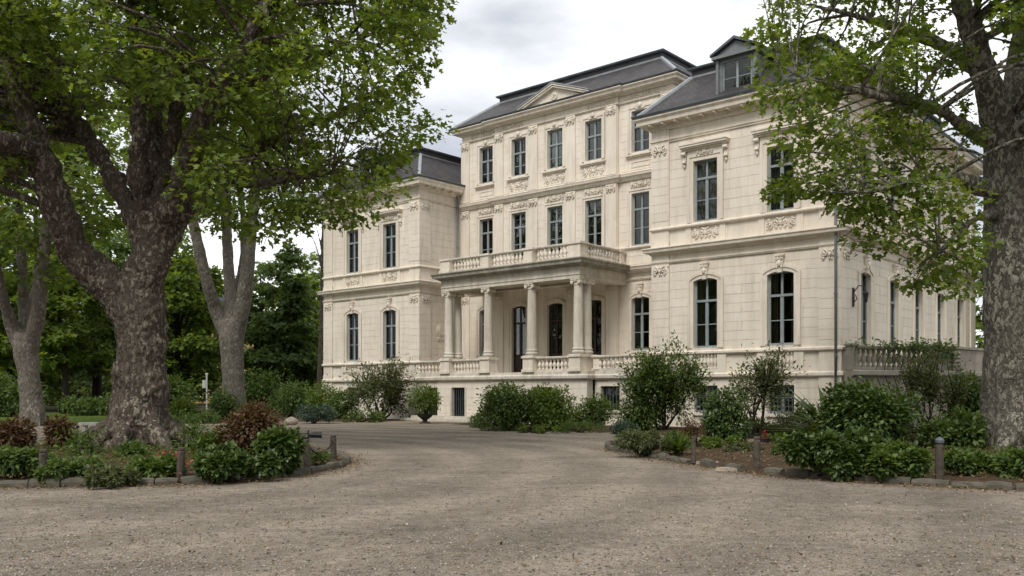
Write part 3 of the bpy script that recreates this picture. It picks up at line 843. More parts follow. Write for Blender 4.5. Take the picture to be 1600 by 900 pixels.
def dormer(cx, y):
    F_ = Frame((cx, y), (1, 0), (0, -1))
    mb = MB(F_)
    w = .86
    mb.box(-w, -w + .20, -1.9, 0, 13.900, 15.620); mb.box(w - .20, w, -1.9, 0, 13.900, 15.620); mb.box(-w + .2, w - .2, -1.9, 0, 13.900, 14.160); mb.box(-w + .2, w - .2, -1.9, 0, 15.460, 15.620)
    mb.box(-w + .2, w - .2, -1.9, -1.6, 14.100, 15.500)
    d = mb.build('dormer', M['dormer'], villa)
    mb = MB(F_)
    mb.box(-w - .06, -w + .06, 0, .10, 13.950, 15.600); mb.box(w - .06, w + .06, 0, .10, 13.950, 15.600)
    mb.box(-w - .20, w + .20, -1.6, .24, 15.625, 15.750)
    mb.prism([(-w - .12, 15.755), (w + .12, 15.755), (0, 16.260)], -1.6, .12)
    mb.build('dormer_cornice', M['dormer'], d)
    for sg in (-1, 1):
        mb = MB(F_); q = [(sg * (w + .26), 15.757), (0, 16.300), (0, 16.420), (sg * (w + .26), 15.850)]
        mb.prism(q if sg < 0 else q[::-1], -2.0, .28); mb.build('dormer_roof', M['zinc'], d)
    mb = MB(F_)
    for a, c in ((-.66, -.60), (-.05, .05), (.60, .66)): mb.box(a, c, -.12, -.05, 14.160, 15.460)
    for a, c in ((-.60, -.05), (.05, .60)):
        mb.box(a, c, -.12, -.06, 14.160, 14.230); mb.box(a, c, -.12, -.06, 15.400, 15.460); mb.box(a, c, -.11, -.07, 14.780, 14.810)
    mb.build('dormer_window', M['white'] if False else M['paint'], d)
    for a, c in ((-.60, -.05), (.05, .60)):
        for z0, z1 in ((14.230, 14.780), (14.810, 15.400)): fbox('pane', F_, (a, c, -.09, -.082, z0, z1), PANE_ME, d)
    return d
dormer(-4.29, -.15); dormer(-29.0, .80)
# chimney stacks seen over the left wing
for x, y in ((-27.6, 9.0),):
    MB().box(x - .9, x + .9, y - .4, y + .4, 15.9, 16.75).box(x - .98, x + .98, y - .48, y + .48, 16.751, 16.87).build('chimney', M['old_stone'], villa)

# ---------------------------------------------------------------- terrace and portico
PX = (-21.72, -18.78, -15.80, -12.88)
YP = .30
TX0, TX1 = -24.74, -8.46
mb = MB()
mb.box(-24.72, -22.5, .62, 4.0, 2.20, 2.60).box(-22.5, -12.1, .02, 3.94, 2.20, 2.602).box(-12.1, -8.46, .62, 4.0, 2.20, 2.60)
terrace = mb.build('terrace', M['weathered'], villa)
MB().sweep([(-24.74, .72), (-22.40, .72), (-22.40, .08), (-12.20, .08), (-12.20, .72), (-8.46, .72)], [(-.05, 2.20), (.08, 2.20), (.16, 2.27), (.17, 2.40), (.10, 2.46), (-.05, 2.47)]).build('ledge', M['weathered'], villa)
FT = Frame((-24.4, .10), (1, 0), (0, -1)); FT2 = Frame((-24.4, .74), (1, 0), (0, -1))
t_ops = [(3.12, 4.10, .28, 1.84), (8.85, 10.05, .75, 1.84), (5.6, 7.35, .05, 1.30)]
wl = wall(FT, 2.0, 12.2, 0, 2.2, t_ops, mat='weathered')
STUFF2 = STUFF
ashlar(FT, 2.0, 12.2, .0, 2.2, t_ops, wl, 0, .44, 1.3)
t2 = [(.55, 1.5, .28, 1.84)]; t3 = [(12.55, 13.65, .75, 1.88)]
wl = wall(FT2, -.34, 2.0, 0, 2.2, t2, mat='weathered'); ashlar(FT2, -.34, 2.0, 0, 2.2, t2, wl, 0, .44, 1.2)
wl = wall(FT2, 12.2, 15.94, 0, 2.2, t3, mat='weathered'); ashlar(FT2, 12.2, 15.94, 0, 2.2, t3, wl, 0, .44, 1.2)
for f_, (a, c, z0, z1), kind in ((FT, t_ops[0], 'd'), (FT, t_ops[1], 'w'), (FT2, t2[0], 'd'), (FT2, t3[0], 'w')):
    bw = window(f_, a, c, z0, z1, 0, -.26, 0.0, sill=True, mat='iron', bars=(.4, 1.2), wname='window' if kind == 'w' else 'door')
    mb = MB(f_)
    for k in range(6): mb.box(a + .09 + k * (c - a - .18) / 5 - .015, a + .09 + k * (c - a - .18) / 5 + .015, -.12, -.09, z0 - .01, z1 + .01)
    mb.build('window_bars', M['zinc'], bw)
    for q in (a - .14, c): MB(f_).box(q, q + .14, -.02, .035, z0, z1).build('jamb', M['weathered'], bw)
# fan of stones over the blind garden arch
mb = MB(FT)
for k in range(7):
    a0 = math.pi * (k / 7 + .008); a1 = math.pi * ((k + 1) / 7 - .008)
    q = [(6.48 + r * math.cos(a) * 1.3, 1.28 + r * math.sin(a)) for r, a in ((.55, a0), (.86, a0), (.86, a1), (.55, a1))]
    mb.prism(q, .0, .055)
mb.build('arch_stones', M['weathered'], terrace)
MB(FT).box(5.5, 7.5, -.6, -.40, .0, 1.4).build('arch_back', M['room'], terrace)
# dark cellar behind the low doors
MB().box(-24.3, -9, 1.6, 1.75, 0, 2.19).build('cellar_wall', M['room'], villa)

def pedestal(x, y, w, z0, z1, parent, mat='trim', d=None):
    d = d or w
    mb = MB().box(x - w / 2, x + w / 2, y - d / 2, y + d / 2, z0, z1)
    mb.box(x - w / 2 - .05, x + w / 2 + .05, y - d / 2 - .05, y + d / 2 + .05, z0, z0 + .14).box(x - w / 2 - .06, x + w / 2 + .06, y - d / 2 - .06, y + d / 2 + .06, z1, z1 + .10)
    return mb.build('pedestal', M[mat], parent)
def rail(p0, p1, z, h, wd, parent, count, mat='weathered', me=None, r=1.0):
    p0, p1 = np.array(p0, float), np.array(p1, float)
    d = (p1 - p0) / np.linalg.norm(p1 - p0)
    R = MB().sweep([p0, p1], [(-wd / 2, z + h - .13), (wd / 2, z + h - .13), (wd / 2 + .04, z + h - .08), (wd / 2 + .04, z + h - .02), (wd / 2, z + h), (-wd / 2, z + h), (-wd / 2 - .04, z + h - .05)])
    b = R.sweep([p0, p1], [(-wd / 2, z), (wd / 2 + .02, z), (wd / 2 + .02, z + .10), (wd / 2 - .02, z + .12), (-wd / 2, z + .12)]).build('balustrade', M[mat], parent)
    balusters(b, p0, p1, z + .12, h - .25, count, me, r)
    return b
ZT = 2.602
for x in PX: pedestal(x, YP, .66, ZT, 3.30, villa)
pedestal(PX[3] + .01, YP + .69, .645, ZT, 3.298, villa); pedestal(PX[0] - .01, YP + .69, .645, ZT, 3.298, villa)
rail((-24.70, .78), (-22.2, .78), ZT - .002, .76, .20, villa, 9); rail((PX[0] + .40, YP), (PX[1] - .40, YP), ZT, .76, .2, villa, 9); rail((PX[2] + .40, YP), (PX[3] - .40, YP), ZT, .76, .2, villa, 9)
rail((-12.30, .78), (-8.50, .78), ZT - .002, .76, .20, villa, 15)
pedestal(-22.38, .88, .34, ZT, 3.28, villa); pedestal(-12.12, .88, .34, ZT, 3.28, villa)
# columns
SH = [(.36, 3.40), (.36, 3.47), (.40, 3.50), (.41, 3.55), (.39, 3.60), (.34, 3.62), (.34, 3.65), (.37, 3.67), (.37, 3.71), (.325, 3.74), (.31, 3.78), (.31, 4.6), (.305, 5.4), (.285, 6.2), (.265, 6.72), (.265, 6.76), (.29, 6.78), (.29, 6.82), (.265, 6.84), (.275, 6.90)]
SH = [(r * .775, z) for r, z in SH]
COLM = MB().lathe(SH, n=24).mesh('column', smooth=True); COLM.materials.append(M['weathered'])
mb = MB()
for sx in (-1, 1):
    for sy in (-1, 1):
        mb.tube([(sx * .27, sy * .33, 6.93), (sx * .27, sy * .15, 6.93)], .105, 14)
        mb.tube([(sx * .27, sy * .345, 6.93), (sx * .27, sy * .33, 6.93)], .045, 8)
mb.tube([(-.27, -.16, 6.93), (-.27, .16, 6.93)], .075, 12); mb.tube([(.27, -.16, 6.93), (.27, .16, 6.93)], .075, 12)
mb.box(-.28, .28, -.30, .30, 6.93, 7.02).box(-.36, .36, -.36, .36, 7.02, 7.08)
mb.ball((0, -.31, 6.98), (.07, .06, .08), 7, 5)
mb.v = [(x * .8, y * .8, z) for x, y, z in mb.v]
CAPM = mb.mesh('capital', smooth=False); CAPM.materials.append(M['trim'])
def column(x, y):
    c = link('column', COLM, None, villa, (x, y, 0)); link('capital', CAPM, None, c)
    MB().box(-.335, .335, -.335, .335, 3.395, 3.44).build('plinth', M['weathered'], c)
for x in PX: column(x, YP)
for x in (PX[0] - .01, PX[3] + .01): column(x, YP + .69)
# entablature, cornice and flat roof of the portico
EX0, EX1, EY = PX[0] - .30, PX[3] + .30, YP - .30
MB().sweep([(EX0, 3.94), (EX0, EY), (EX1, EY), (EX1, 3.94)], [(-.60, 7.082), (.0, 7.082), (.0, 7.24), (.035, 7.26), (.035, 7.30), (.0, 7.31), (.0, 7.66), (-.60, 7.66)]).build('entablature', M['weathered'], villa)
MB().sweep([(EX0, 3.94), (EX0, EY), (EX1, EY), (EX1, 3.94)], [(-.60, 7.662), (.06, 7.662), (.12, 7.72), (.34, 7.78), (.36, 7.90), (.42, 7.97), (.42, 8.02), (-.1, 8.07), (-.6, 8.07)]).build('cornice', M['mossy'], villa)
MB().box(EX0 + .602, EX1 - .602, EY + .602, 3.94, 7.50, 7.9).build('portico_ceiling', M['weathered'], villa)
MB().box(EX0 + .4, EX1 - .4, EY + .4, 3.94, 7.901, 8.09).build('portico_roof', M['zinc'], villa)
ZB = 8.09
UW = .58
for i, x in enumerate(PX):
    w = .70 if i in (0, 3) else .56
    pedestal(x, YP - .02, w, ZB, 8.74, villa, 'trim', .6)
sp = [(PX[0] + .41, PX[1] - .34), (PX[1] + .34, PX[2] - .34), (PX[2] + .34, PX[3] - .41)]
for a, c in sp: rail((a, YP - .02), (c, YP - .02), ZB, .78, .2, villa, 9)
rail((PX[3] + .06, YP + .33), (PX[3] + .06, 3.60), ZB, .78, .2, villa, 12); rail((PX[0] - .06, 3.60), (PX[0] - .06, YP + .33), ZB, .78, .2, villa, 12)
pedestal(PX[3] + .06, 3.76, .34, ZB, 8.74, villa); pedestal(PX[0] - .06, 3.76, .34, ZB, 8.74, villa)
# medallion on the inner wall of the left wing
mb = MB(FLR); mb.tube([(1.7, .0, 5.2), (1.7, .07, 5.2)], .36, 18); mb.tube([(1.7, .0, 5.2), (1.7, .11, 5.2)], .24, 14)
for sg in (-1, 1): spiral(mb, 1.7 + sg * .22, 4.75, .16, .05, 1.2, math.pi / 2, sg, .04)
mb.build('medallion', M['trim'], villa, smooth=False)
# steps of the terrace base
MB().box(-24.6, -18.9, -.75, .0, .02, .16).box(-24.0, -19.6, -.42, .0, .161, .30).build('stone_steps', M['weathered'], villa)

# ---------------------------------------------------------------- downpipes, wall lantern
def pipe(pts):
    mb = MB().tube(pts, .055, 8)
    p = mb.build('downpipe', M['pipe'], villa, smooth=True)
    zs = [q[2] for q in pts]; x, y = pts[0][:2]
    for k in range(5):
        z = 3.0 + k * 2.4
        MB().tube([(x, y, z), (x, y, z + .06)], .075, 8).build('pipe_clamp', M['pipe'], p)
pipe([(-.12, -.16, .3), (-.12, -.16, 13.3)])
MB().box(-.22, -.02, -.30, -.08, 13.0, 13.28).build('hopper', M['pipe'], villa)
pipe([(-24.55, 3.85, .3), (-24.55, 3.85, 13.3)])
link_lantern = empty('wall_lantern', (0, 0, 0), 0)
lx = villa.matrix_world
def vl(x, y, z):
    a = math.atan2(-.6571, .7538); ca, sa = math.cos(a), math.sin(a)
    return (.3633 * 35 + x * ca - y * sa, 35 + x * sa + y * ca, z)
COL.objects.unlink(link_lantern); bpy.data.objects.remove(link_lantern)
lan = empty('wall_lantern', vl(.02, 1.25, 5.0), math.atan2(-.6571, .7538), 'black iron bracket lantern on the side wall near the corner downpipe', 'lantern')
mb = MB().box(0, .05, -.06, .06, 0, .75); mb.tube([(.03, 0, .55), (.22, 0, .82), (.42, 0, .80), (.50, 0, .62)], .022, 6); mb.tube([(.03, 0, .15), (.16, 0, .30), (.10, 0, .48)], .018, 6); mb.build('bracket', M['iron'], lan)
MB().lathe([(.02, .12), (.07, .16), (.12, .46), (.15, .48), (.05, .60), (.02, .64)], .50, 0, 6).build('lamp_housing', M['iron'], lan)

o = STUFF
o.fr = None
ob = o.build('ashlar', M['stone'], villa); ob['kind'] = 'stuff'
# ================================================================ ground
def sheet(name, pts, z, mat, kind='structure'):
    me = bpy.data.meshes.new(name)
    me.from_pydata([(p[0], p[1], z) for p in pts], [], [tuple(range(len(pts)))])
    if me.polygons[0].normal.z < 0: me.flip_normals()
    o = link(name, me, M[mat]); o['kind'] = kind
    return o
def smooth_loop(pts, k=8):
    P = [np.array(p, float) for p in pts]; n = len(P); out = []
    for i in range(n):
        a, b, c, d = P[i - 1], P[i], P[(i + 1) % n], P[(i + 2) % n]
        for j in range(k):
            t = j / k
            out.append(.5 * ((2 * b) + (c - a) * t + (2 * a - 5 * b + 4 * c - d) * t * t + (3 * b - a - 3 * c + d) * t ** 3))
    return out
sheet('ground', [(-600, -300), (600, -300), (600, 900), (-600, 900)], 0, 'earth')
sheet('driveway', [(-70, -25), (45, -25), (45, 30), (6.5, 34.5), (4.6, 36.8), (-.5, 40.2), (-3.2, 45.5), (-8.5, 50.0), (-13.5, 48.5), (-22, 42.5), (-70, 42)], .004, 'gravel')
sheet('lawn', [(-70, 45), (-24, 45), (-17, 46), (-16.0, 52), (-19, 62), (-40, 72), (-90, 74)], .008, 'lawn')
sheet('sand_strip', [(-9.6, 45.5), (-3.4, 45.2), (-2.2, 46.6), (-3.0, 49.6), (-9.0, 49.8)], .010, 'sand')
sheet('garden_path', [(4.2, 30.2), (9.2, 27.6), (15.5, 27.5), (24, 27), (24, 29.2), (16, 29.6), (9.6, 30.2), (4.6, 33.2)], .012, 'sand')

def rnd_noise(x, y, s):
    return (math.sin(x * 1.7 * s + 1.3) * math.cos(y * 1.3 * s - .4) + .5 * math.sin(x * 3.9 * s - y * 2.7 * s) + .25 * math.sin(x * 7.1 * s + y * 8.3 * s)) / 1.75
def mound(name, loop, height, mat, inset=.35, rings=9):
    """soil mound inside a closed outline"""
    L_ = np.array(loop)[:, :2]; c = L_.mean(0)
    vs, fs, n = [], [], len(L_)
    for r in range(rings + 1):
        t = r / rings
        q = L_ + (c - L_) * t
        for x, y in q:
            h = height * min(1, (t * 6)) * (.75 + .25 * t) + .035 * rnd_noise(x, y, 1.1) * min(1, t * 8)
            vs.append((x, y, .02 + h))
    for r in range(rings):
        for i in range(n):
            k = (i + 1) % n
            fs.append((r * n + i, r * n + k, (r + 1) * n + k, (r + 1) * n + i))
    me = bpy.data.meshes.new(name); me.from_pydata(vs, [], fs)
    if sum(p.normal.z for p in me.polygons) < 0: me.flip_normals()
    me.polygons.foreach_set('use_smooth', np.ones(len(me.polygons), bool))
    o = link(name, me, M[mat]); o['kind'] = 'structure'
    return o
LBED = [(-8.6, 15.25), (-6.57, 15.55), (-5.1, 16.1), (-4.05, 17.6), (-3.72, 19.9), (-4.4, 22.6), (-6.2, 25.6), (-9.5, 27.2), (-14, 27.0), (-18.5, 24.0), (-19, 19.0), (-15, 15.9), (-11.5, 15.1)]
RBED = [(2.72, 25.35), (3.46, 22.2), (4.05, 19.75), (4.85, 17.7), (5.9, 16.6), (7.0, 15.55), (8.6, 14.65), (11.5, 13.9), (16, 14.5), (20, 18), (21, 23), (18, 26.6), (13, 27.0), (9.0, 27.0), (5.6, 28.6), (3.4, 27.8)]
lloop, rloop = smooth_loop(LBED), smooth_loop(RBED)
mound('flower_bed', lloop, .14, 'soil'); mound('flower_bed', rloop, .12, 'soil')
FBED = [(-.9, 38.6), (2.6, 37.2), (5.0, 34.4), (7.5, 31.4), (10.5, 30.4), (16, 30.0), (24, 30), (26, 36), (17, 36.5), (12.8, 34.6), (9.0, 37.8), (4.0, 41.5), (-.5, 43.6), (-1.5, 41)]
mound('flower_bed', smooth_loop(FBED, 5), .10, 'soil')
WBED = [(-13.6, 49.3), (-10.0, 48.6), (-7.2, 49.2), (-6.0, 50.2), (-9, 52.8), (-12, 55), (-14.5, 53), (-15, 51)]
mound('flower_bed', smooth_loop(WBED, 5), .10, 'soil')

# kerb of rough stones round both front beds: each stone a piece of its kerb
rk = random.Random(9)
KERB_ME = []
for v_ in range(6):
    r = random.Random(40 + v_)
    nx, prof_ = 5, []
    vs, fs = [], []
    sect = [(-.5, 0), (-.52, .55), (-.40, .93), (0, 1.0), (.36, .95), (.5, .6), (.52, 0)]
    for i in range(nx):
        t = i / (nx - 1) - .5
        e = 1 - .10 * (abs(t) * 2) ** 4
        for y, z in sect:
            vs.append((t + r.uniform(-.02, .02), y * e + r.uniform(-.05, .05), z * (e + r.uniform(-.09, .06)) if z > 0 else -.3))
    m_ = len(sect)
    for i in range(nx - 1):
        for j in range(m_ - 1): fs.append((i * m_ + j, i * m_ + j + 1, (i + 1) * m_ + j + 1, (i + 1) * m_ + j))
    fs.append(tuple(range(m_ - 1, -1, -1))); fs.append(tuple((nx - 1) * m_ + j for j in range(m_)))
    me = bpy.data.meshes.new('kerb_stone'); me.from_pydata(vs, [], [tuple(reversed(f)) for f in fs]); me.materials.append(M['kerb'] if 'kerb' in M else M['old_stone'])
    KERB_ME.append(me)
def kerb(path, label, gap=None):
    root = empty('bed_kerb', (path[0][0], path[0][1], 0), 0, label, 'kerb')
    P = [np.array(p, float) for p in path]
    seg = [np.linalg.norm(b - a) for a, b in zip(P, P[1:])]; tot = sum(seg)
    def at(d):
        for i, s in enumerate(seg):
            if d <= s or i == len(seg) - 1: return P[i] + (P[i + 1] - P[i]) * (d / s)
            d -= s
    d = 0
    while d < tot - .2:
        ln = rk.uniform(.36, .68)
        a, c = at(d), at(min(tot, d + ln)); mid = (a + c) / 2
        if not (gap and gap[0] < d / tot < gap[1] and rk.random() < .6):
            o = bpy.data.objects.new('kerb_stone', rk.choice(KERB_ME)); COL.objects.link(o); o.parent = root
            o.location = (mid[0] - path[0][0] + rk.uniform(-.03, .03), mid[1] - path[0][1] + rk.uniform(-.03, .03), rk.uniform(-.03, .01))
            o.rotation_euler = (rk.uniform(-.08, .08), rk.uniform(-.04, .04), math.atan2(c[1] - a[1], c[0] - a[0]) + rk.uniform(-.07, .07))
            o.scale = (ln * .95, rk.uniform(.15, .22), rk.uniform(.12, .18))
        d += ln
    return root
kerb([p[:2] for p in (lloop[88:] + lloop[:48])], 'rough grey stone kerb round the bed under the left plane tree')
kerb([p[:2] for p in (rloop[120:] + rloop[:66])], 'rough grey stone kerb round the right bed with the clipped laurel', (.33, .45))
# flat slabs lying where the right kerb is broken
for i, (u, v, s) in enumerate(((1105, 727, .42), (1140, 737, .5), (1215, 741, .4))):
    p = G(u, v)
    r = random.Random(i); K = 9
    out = [(s * .62 * math.cos(6.283 * k / K) * r.uniform(.8, 1.1), s * .36 * math.sin(6.283 * k / K) * r.uniform(.8, 1.1)) for k in range(K)]
    mb = MB(); vs = [(x, y, .0) for x, y in out] + [(x * .96, y * .96, .07) for x, y in out]
    mb.add(vs, [tuple(range(K - 1, -1, -1)), tuple(range(K, 2 * K))] + [(k, (k + 1) % K, K + (k + 1) % K, K + k) for k in range(K)])
    o = mb.build('flat_stone', M['rock'], None, loc=(p[0], p[1], .012))
    tag(o, ['pale flat stone at the broken right kerb, farthest from the camera', 'pale flat stone at the broken right kerb, between two others', 'pale flat stone just right of the wooden post at the broken kerb'][i], 'stone', 'flat stones at the right kerb')

# loose stones of the drive, as one mass, and fallen leaves
rg = np.random.default_rng(3)
def in_loop(x, y, loop):
    L_ = np.array(loop)[:, :2]; x0, y0 = L_[:, 0], L_[:, 1]; x1, y1 = np.roll(x0, -1), np.roll(y0, -1)
    c = np.zeros(len(x), bool)
    for a, b, p, q in zip(x0, y0, x1, y1):
        if b == q: continue
        m = ((b > y) != (q > y)) & (x < (p - a) * (y - b) / (q - b) + a)
        c ^= m
    return c
def scatter_xy(n, d0, d1, ulim=(-60, 1660)):
    d = 1 / rg.uniform(1 / d1, 1 / d0, n); u = rg.uniform(*ulim, n)
    x = (u - CXP) / FPX * d
    keep = ~(in_loop(x, d, lloop) | in_loop(x, d, rloop))
    return x[keep], d[keep]
OCT_V = np.array([(1, 0, 0), (0, 1, 0), (-1, 0, 0), (0, -1, 0), (0, 0, 1), (0, 0, -1)], float)
OCT_F = np.array([(0, 1, 4), (1, 2, 4), (2, 3, 4), (3, 0, 4), (1, 0, 5), (2, 1, 5), (3, 2, 5), (0, 3, 5)])
x, y = scatter_xy(52000, 6.6, 30)
n = len(x)
s = rg.gamma(3.0, .0022, n) + .003
V = OCT_V[None] * (s[:, None, None] * rg.uniform(.55, 1.3, (n, 6, 1))) * np.array([1, 1, .65])
a = rg.uniform(0, 6.28, n); ca, sa = np.cos(a)[:, None], np.sin(a)[:, None]
V = np.stack([V[..., 0] * ca - V[..., 1] * sa, V[..., 0] * sa + V[..., 1] * ca, V[..., 2]], -1) + np.stack([x, y, .004 + s * .2], -1)[:, None]
Fc = (OCT_F[None] + np.arange(n)[:, None, None] * 6).reshape(-1, 3)
m, nt, b = new_mat('loose gravel')
g = nt.nodes.new('ShaderNodeNewGeometry')
setc(nt, b, ramp(nt, g.outputs['Random Per Island'], [(0, (.08, .066, .052)), (.4, (.21, .178, .142)), (.85, (.32, .275, .225)), (1, (.43, .385, .325))])); b.inputs['Roughness'].default_value = .9
o = link('loose_gravel', mesh_np('loose_gravel', V.reshape(-1, 3), Fc), m); tag(o, 'loose brown and grey stones scattered over the drive', 'gravel', kind='stuff')

# ================================================================ posts and small things
POSTS = [(68, 752, 700, 'wooden bollard at the far left end of the left kerb'), (282, 748, 697, 'wooden bollard in front of the big left tree trunk'),
         (481, 735, 684, 'wooden bollard carrying the black floodlight, tip of the left bed'), (521, 717, 678, 'dark wooden bollard farthest right on the left bed'),
         (1084, 722, 680, 'thin wooden bollard beside the strap leaved plant'), (1182, 732, 680, 'wooden bollard by the broken right kerb'), (1467, 750, 686, 'wooden bollard with a metal cap in front of the right tree')]
post_at = []
for i, (u, v, vt, lab) in enumerate(POSTS):
    p = G(u, v, .06); d = p[1]; h = (v - vt) / FPX * d
    w = .072 if i != 4 else .055
    r = random.Random(i)
    root = empty('wooden_bollard', (p[0], p[1], .04), r.uniform(0, 1.5), lab, 'bollard', 'wooden bollards along the bed kerbs')
    root.rotation_euler = (r.uniform(-.04, .04), r.uniform(-.05, .05), r.uniform(0, 1.5))
    prof_ = [(w, 0), (w * 1.02, h * .3), (w * .98, h * .86), (w * .85, h * .88), (w * .85, h * .91), (w * .98, h * .93), (w * .9, h * .985), (w * .6, h)]
    MB().lathe(prof_, 0, 0, 10).build('shaft', M['post'], root)
    mb = MB().tube([(0, -w * 1.15, h * .82), (0, w * 1.15, h * .82)], .012, 6); mb.build('ring_bolt', M['iron'], root)
    if i == 6: MB().lathe([(w * 1.06, h - .04), (w * 1.06, h + .005), (w * .6, h + .045), (.01, h + .06)], 0, 0, 12).build('cap', M['zinc'], root)
    post_at.append((p[0], p[1], .04 + h))
# chain between the two bollards at the tip of the left bed
a, c = np.array(post_at[2]), np.array(post_at[3]); a[2] -= .13; c[2] -= .13
ch = empty('chain', tuple(a), 0, 'thin dark chain hanging between two bollards on the left bed', 'chain')
for k in range(34):
    t = (k + .5) / 34
    q = (c - a) * t; q[2] -= .26 * 4 * t * (1 - t) * .9
    mb = MB(); K = 8
    pts = [(.055 * math.cos(6.283 * j / K), .022 * math.sin(6.283 * j / K), 0) for j in range(K + 1)]
    if k == 0:
        LINK_ME = mb.tube(pts, .008, 5).mesh('chain_link'); LINK_ME.materials.append(M['iron'])
    o = link('chain_link', LINK_ME, None, ch, tuple(q))
    dv = (c - a); o.rotation_euler = (math.pi / 2 * (k % 2), math.atan2(.26 * 4 * (1 - 2 * t) * .9, np.linalg.norm(dv[:2])), math.atan2(dv[1], dv[0]))
# floodlight lying on its bracket on the bollard
px, py, pz = post_at[2]
fl = empty('floodlight', (px, py, pz), .15, 'black floodlight on a flat bracket on top of a bollard', 'floodlight')
MB().box(-.22, .02, -.035, .035, -.005, .015).box(-.16, .20, -.05, .05, .016, .036).build('bracket', M['iron'], fl)
mb = MB().tube([(.02, 0, .08), (.10, 0, .08), (.24, 0, .075), (.27, 0, .075)], [.035, .05, .062, .066], 12); mb.build('lamp_body', M['iron'], fl)
MB().box(-.30, .03, -.02, .02, .095, .115).box(-.005, .025, -.02, .02, .03, .17).build('handle', M['iron'], fl)

# white stone bench in front of the lawn
p = G(152, 681); be = empty('garden_bench', (p[0], p[1], 0), .12, 'white stone slab bench behind the big left trunk', 'bench')
h = .48
MB().box(-.62, .62, -.2, .2, h - .08, h).box(-.60, .60, -.18, .18, h, h + .015).build('seat', M['dirtwhite'], be)
for sg in (-1, 1): MB().prism([(sg * .42 - .07, 0), (sg * .42 + .07, 0), (sg * .42 + .05, h - .08), (sg * .42 - .05, h - .08)], -.15, .15).build('leg', M['dirtwhite'], be)
# white pole with a small sign box
p = G(323, 652); sg_ = empty('sign_pole', (p[0], p[1], 0), 0, 'thin white pole with a small white box by the middle plane tree', 'pole')
MB().tube([(0, 0, 0), (0, 0, 2.7)], .05, 8).build('pole', M['white'], sg_)
MB().box(-.26, -.05, -.06, .06, 1.85, 2.35).box(-.24, -.07, -.065, -.06, 1.88, 2.32).build('box', M['white'], sg_)
MB().box(-.08, .08, -.05, .05, 2.70, 2.80).build('lamp_head', M['white'], sg_)
# pale rocks at the edge of the left wing bed
for i, (u, v, s, lab) in enumerate(((455, 664, .55, 'pale round rock at the bed edge beside the blue juniper'), (700, 652, .30, 'grey rubble stone on the steps beside the cellar door'), (668, 653, .40, 'grey stone block beside the potted shrub'))):
    p = G(u, v); r = random.Random(i + 3)
    mb = MB(); mb.ball((0, 0, s * .3), (s * .6, s * .45, s * .38), 9, 7)
    mb.v = [(x * r.uniform(.88, 1.1), y * r.uniform(.88, 1.1), max(-.02, z * r.uniform(.9, 1.1))) for x, y, z in mb.v]
    tag(mb.build('garden_rock', M['rock'], None, loc=(p[0], p[1], 0.0 if i == 0 else .05)), lab, 'rock')
# small dark pot on the right path
p = G(1195, 697); pot = empty('flower_pot', (p[0], p[1], .02), 0, 'small dark flower pot with a red seedling on the right path', 'flower pot')
MB().lathe([(.09, 0), (.15, .18), (.16, .19), (.16, .22), (.12, .22)], 0, 0, 12).build('pot', M['terracotta'], pot)

# ================================================================ side terrace on the right, and neighbours
A_, B_, C_ = np.array([12.95, 34.55]), np.array([17.75, 36.4]), np.array([20.6, 38.8])
D_ = np.array([26.5, 47.5])
st = empty('side_terrace', (A_[0], A_[1], 0), 0, 'weathered stone side terrace with vine covered balustrade right of the villa', 'terrace')
def rel(p): return np.array(p) - A_
pts_ = [rel(A_), rel(B_), rel(C_), rel(D_)]
MB().sweep(pts_, [(-.5, 0), (.0, 0), (.0, 2.2), (-.5, 2.2)]).build('wall', M['old_stone'], st)
MB().sweep(pts_, [(-.5, 2.2), (.08, 2.2), (.16, 2.27), (.16, 2.42), (.08, 2.46), (-.5, 2.47)]).build('ledge', M['old_stone'], st)
vs = [(*pts_[0], 2.3), (*pts_[1], 2.3), (*pts_[2], 2.3), (*pts_[3], 2.3), (*(np.array(vl(.02, 18, 0)[:2]) - A_), 2.3), (*(np.array(vl(.02, .5, 0)[:2]) - A_), 2.3)]
MB().add(vs, [tuple(range(6))]).build('floor', M['old_stone'], st)
def st_rail(a, b, n_, z=2.47, h=.93):
    d = (b - a) / np.linalg.norm(b - a); nn = np.array([-d[1], d[0]]) * .14
    r_ = MB().sweep([a + nn, b + nn], [(-.14, z + h - .14), (.14, z + h - .14), (.18, z + h - .08), (.18, z + h - .02), (.12, z + h), (-.14, z + h)]).sweep([a + nn, b + nn], [(-.12, z), (.13, z), (.13, z + .12), (-.12, z + .12)]).build('balustrade', M['old_stone'], st)
    balusters(r_, a + nn, b + nn, z + .12, h - .26, n_, BAL_OLD, 1.15)
u_ = (pts_[1] - pts_[0]) / np.linalg.norm(pts_[1] - pts_[0])
st_rail(pts_[0] + u_ * .35, pts_[0] + u_ * 3.9, 14)
n_ = np.array([-u_[1], u_[0]])
for q in (.18, 4.15):
    c = pts_[0] + u_ * q + n_ * .15
    MB().lathe([(.24, 2.47), (.24, 3.36), (.29, 3.38), (.29, 3.46), (.2, 3.5)], c[0], c[1], 4).build('pedestal', M['old_stone'], st)
MB().sweep([pts_[0] + u_ * 4.4, pts_[1]], [(-.35, 2.47), (.0, 2.47), (.0, 3.30), (.06, 3.33), (.06, 3.42), (-.35, 3.42)]).build('parapet', M['old_stone'], st)
MB().sweep([pts_[1], pts_[2], pts_[3]], [(-.35, 2.47), (.05, 2.47), (.05, 3.32), (.12, 3.35), (.12, 3.44), (-.35, 3.44)]).build('parapet', M['old_stone'], st)
spm = MB()
for k in range(5): spm.tube([(pts_[1][0] - .05, pts_[1][1] - .1, 2.52 + k * .16), (pts_[1][0] + .28, pts_[1][1] + .02, 2.52 + k * .16)], .075, 8)
spm.build('scroll', M['old_stone'], st)

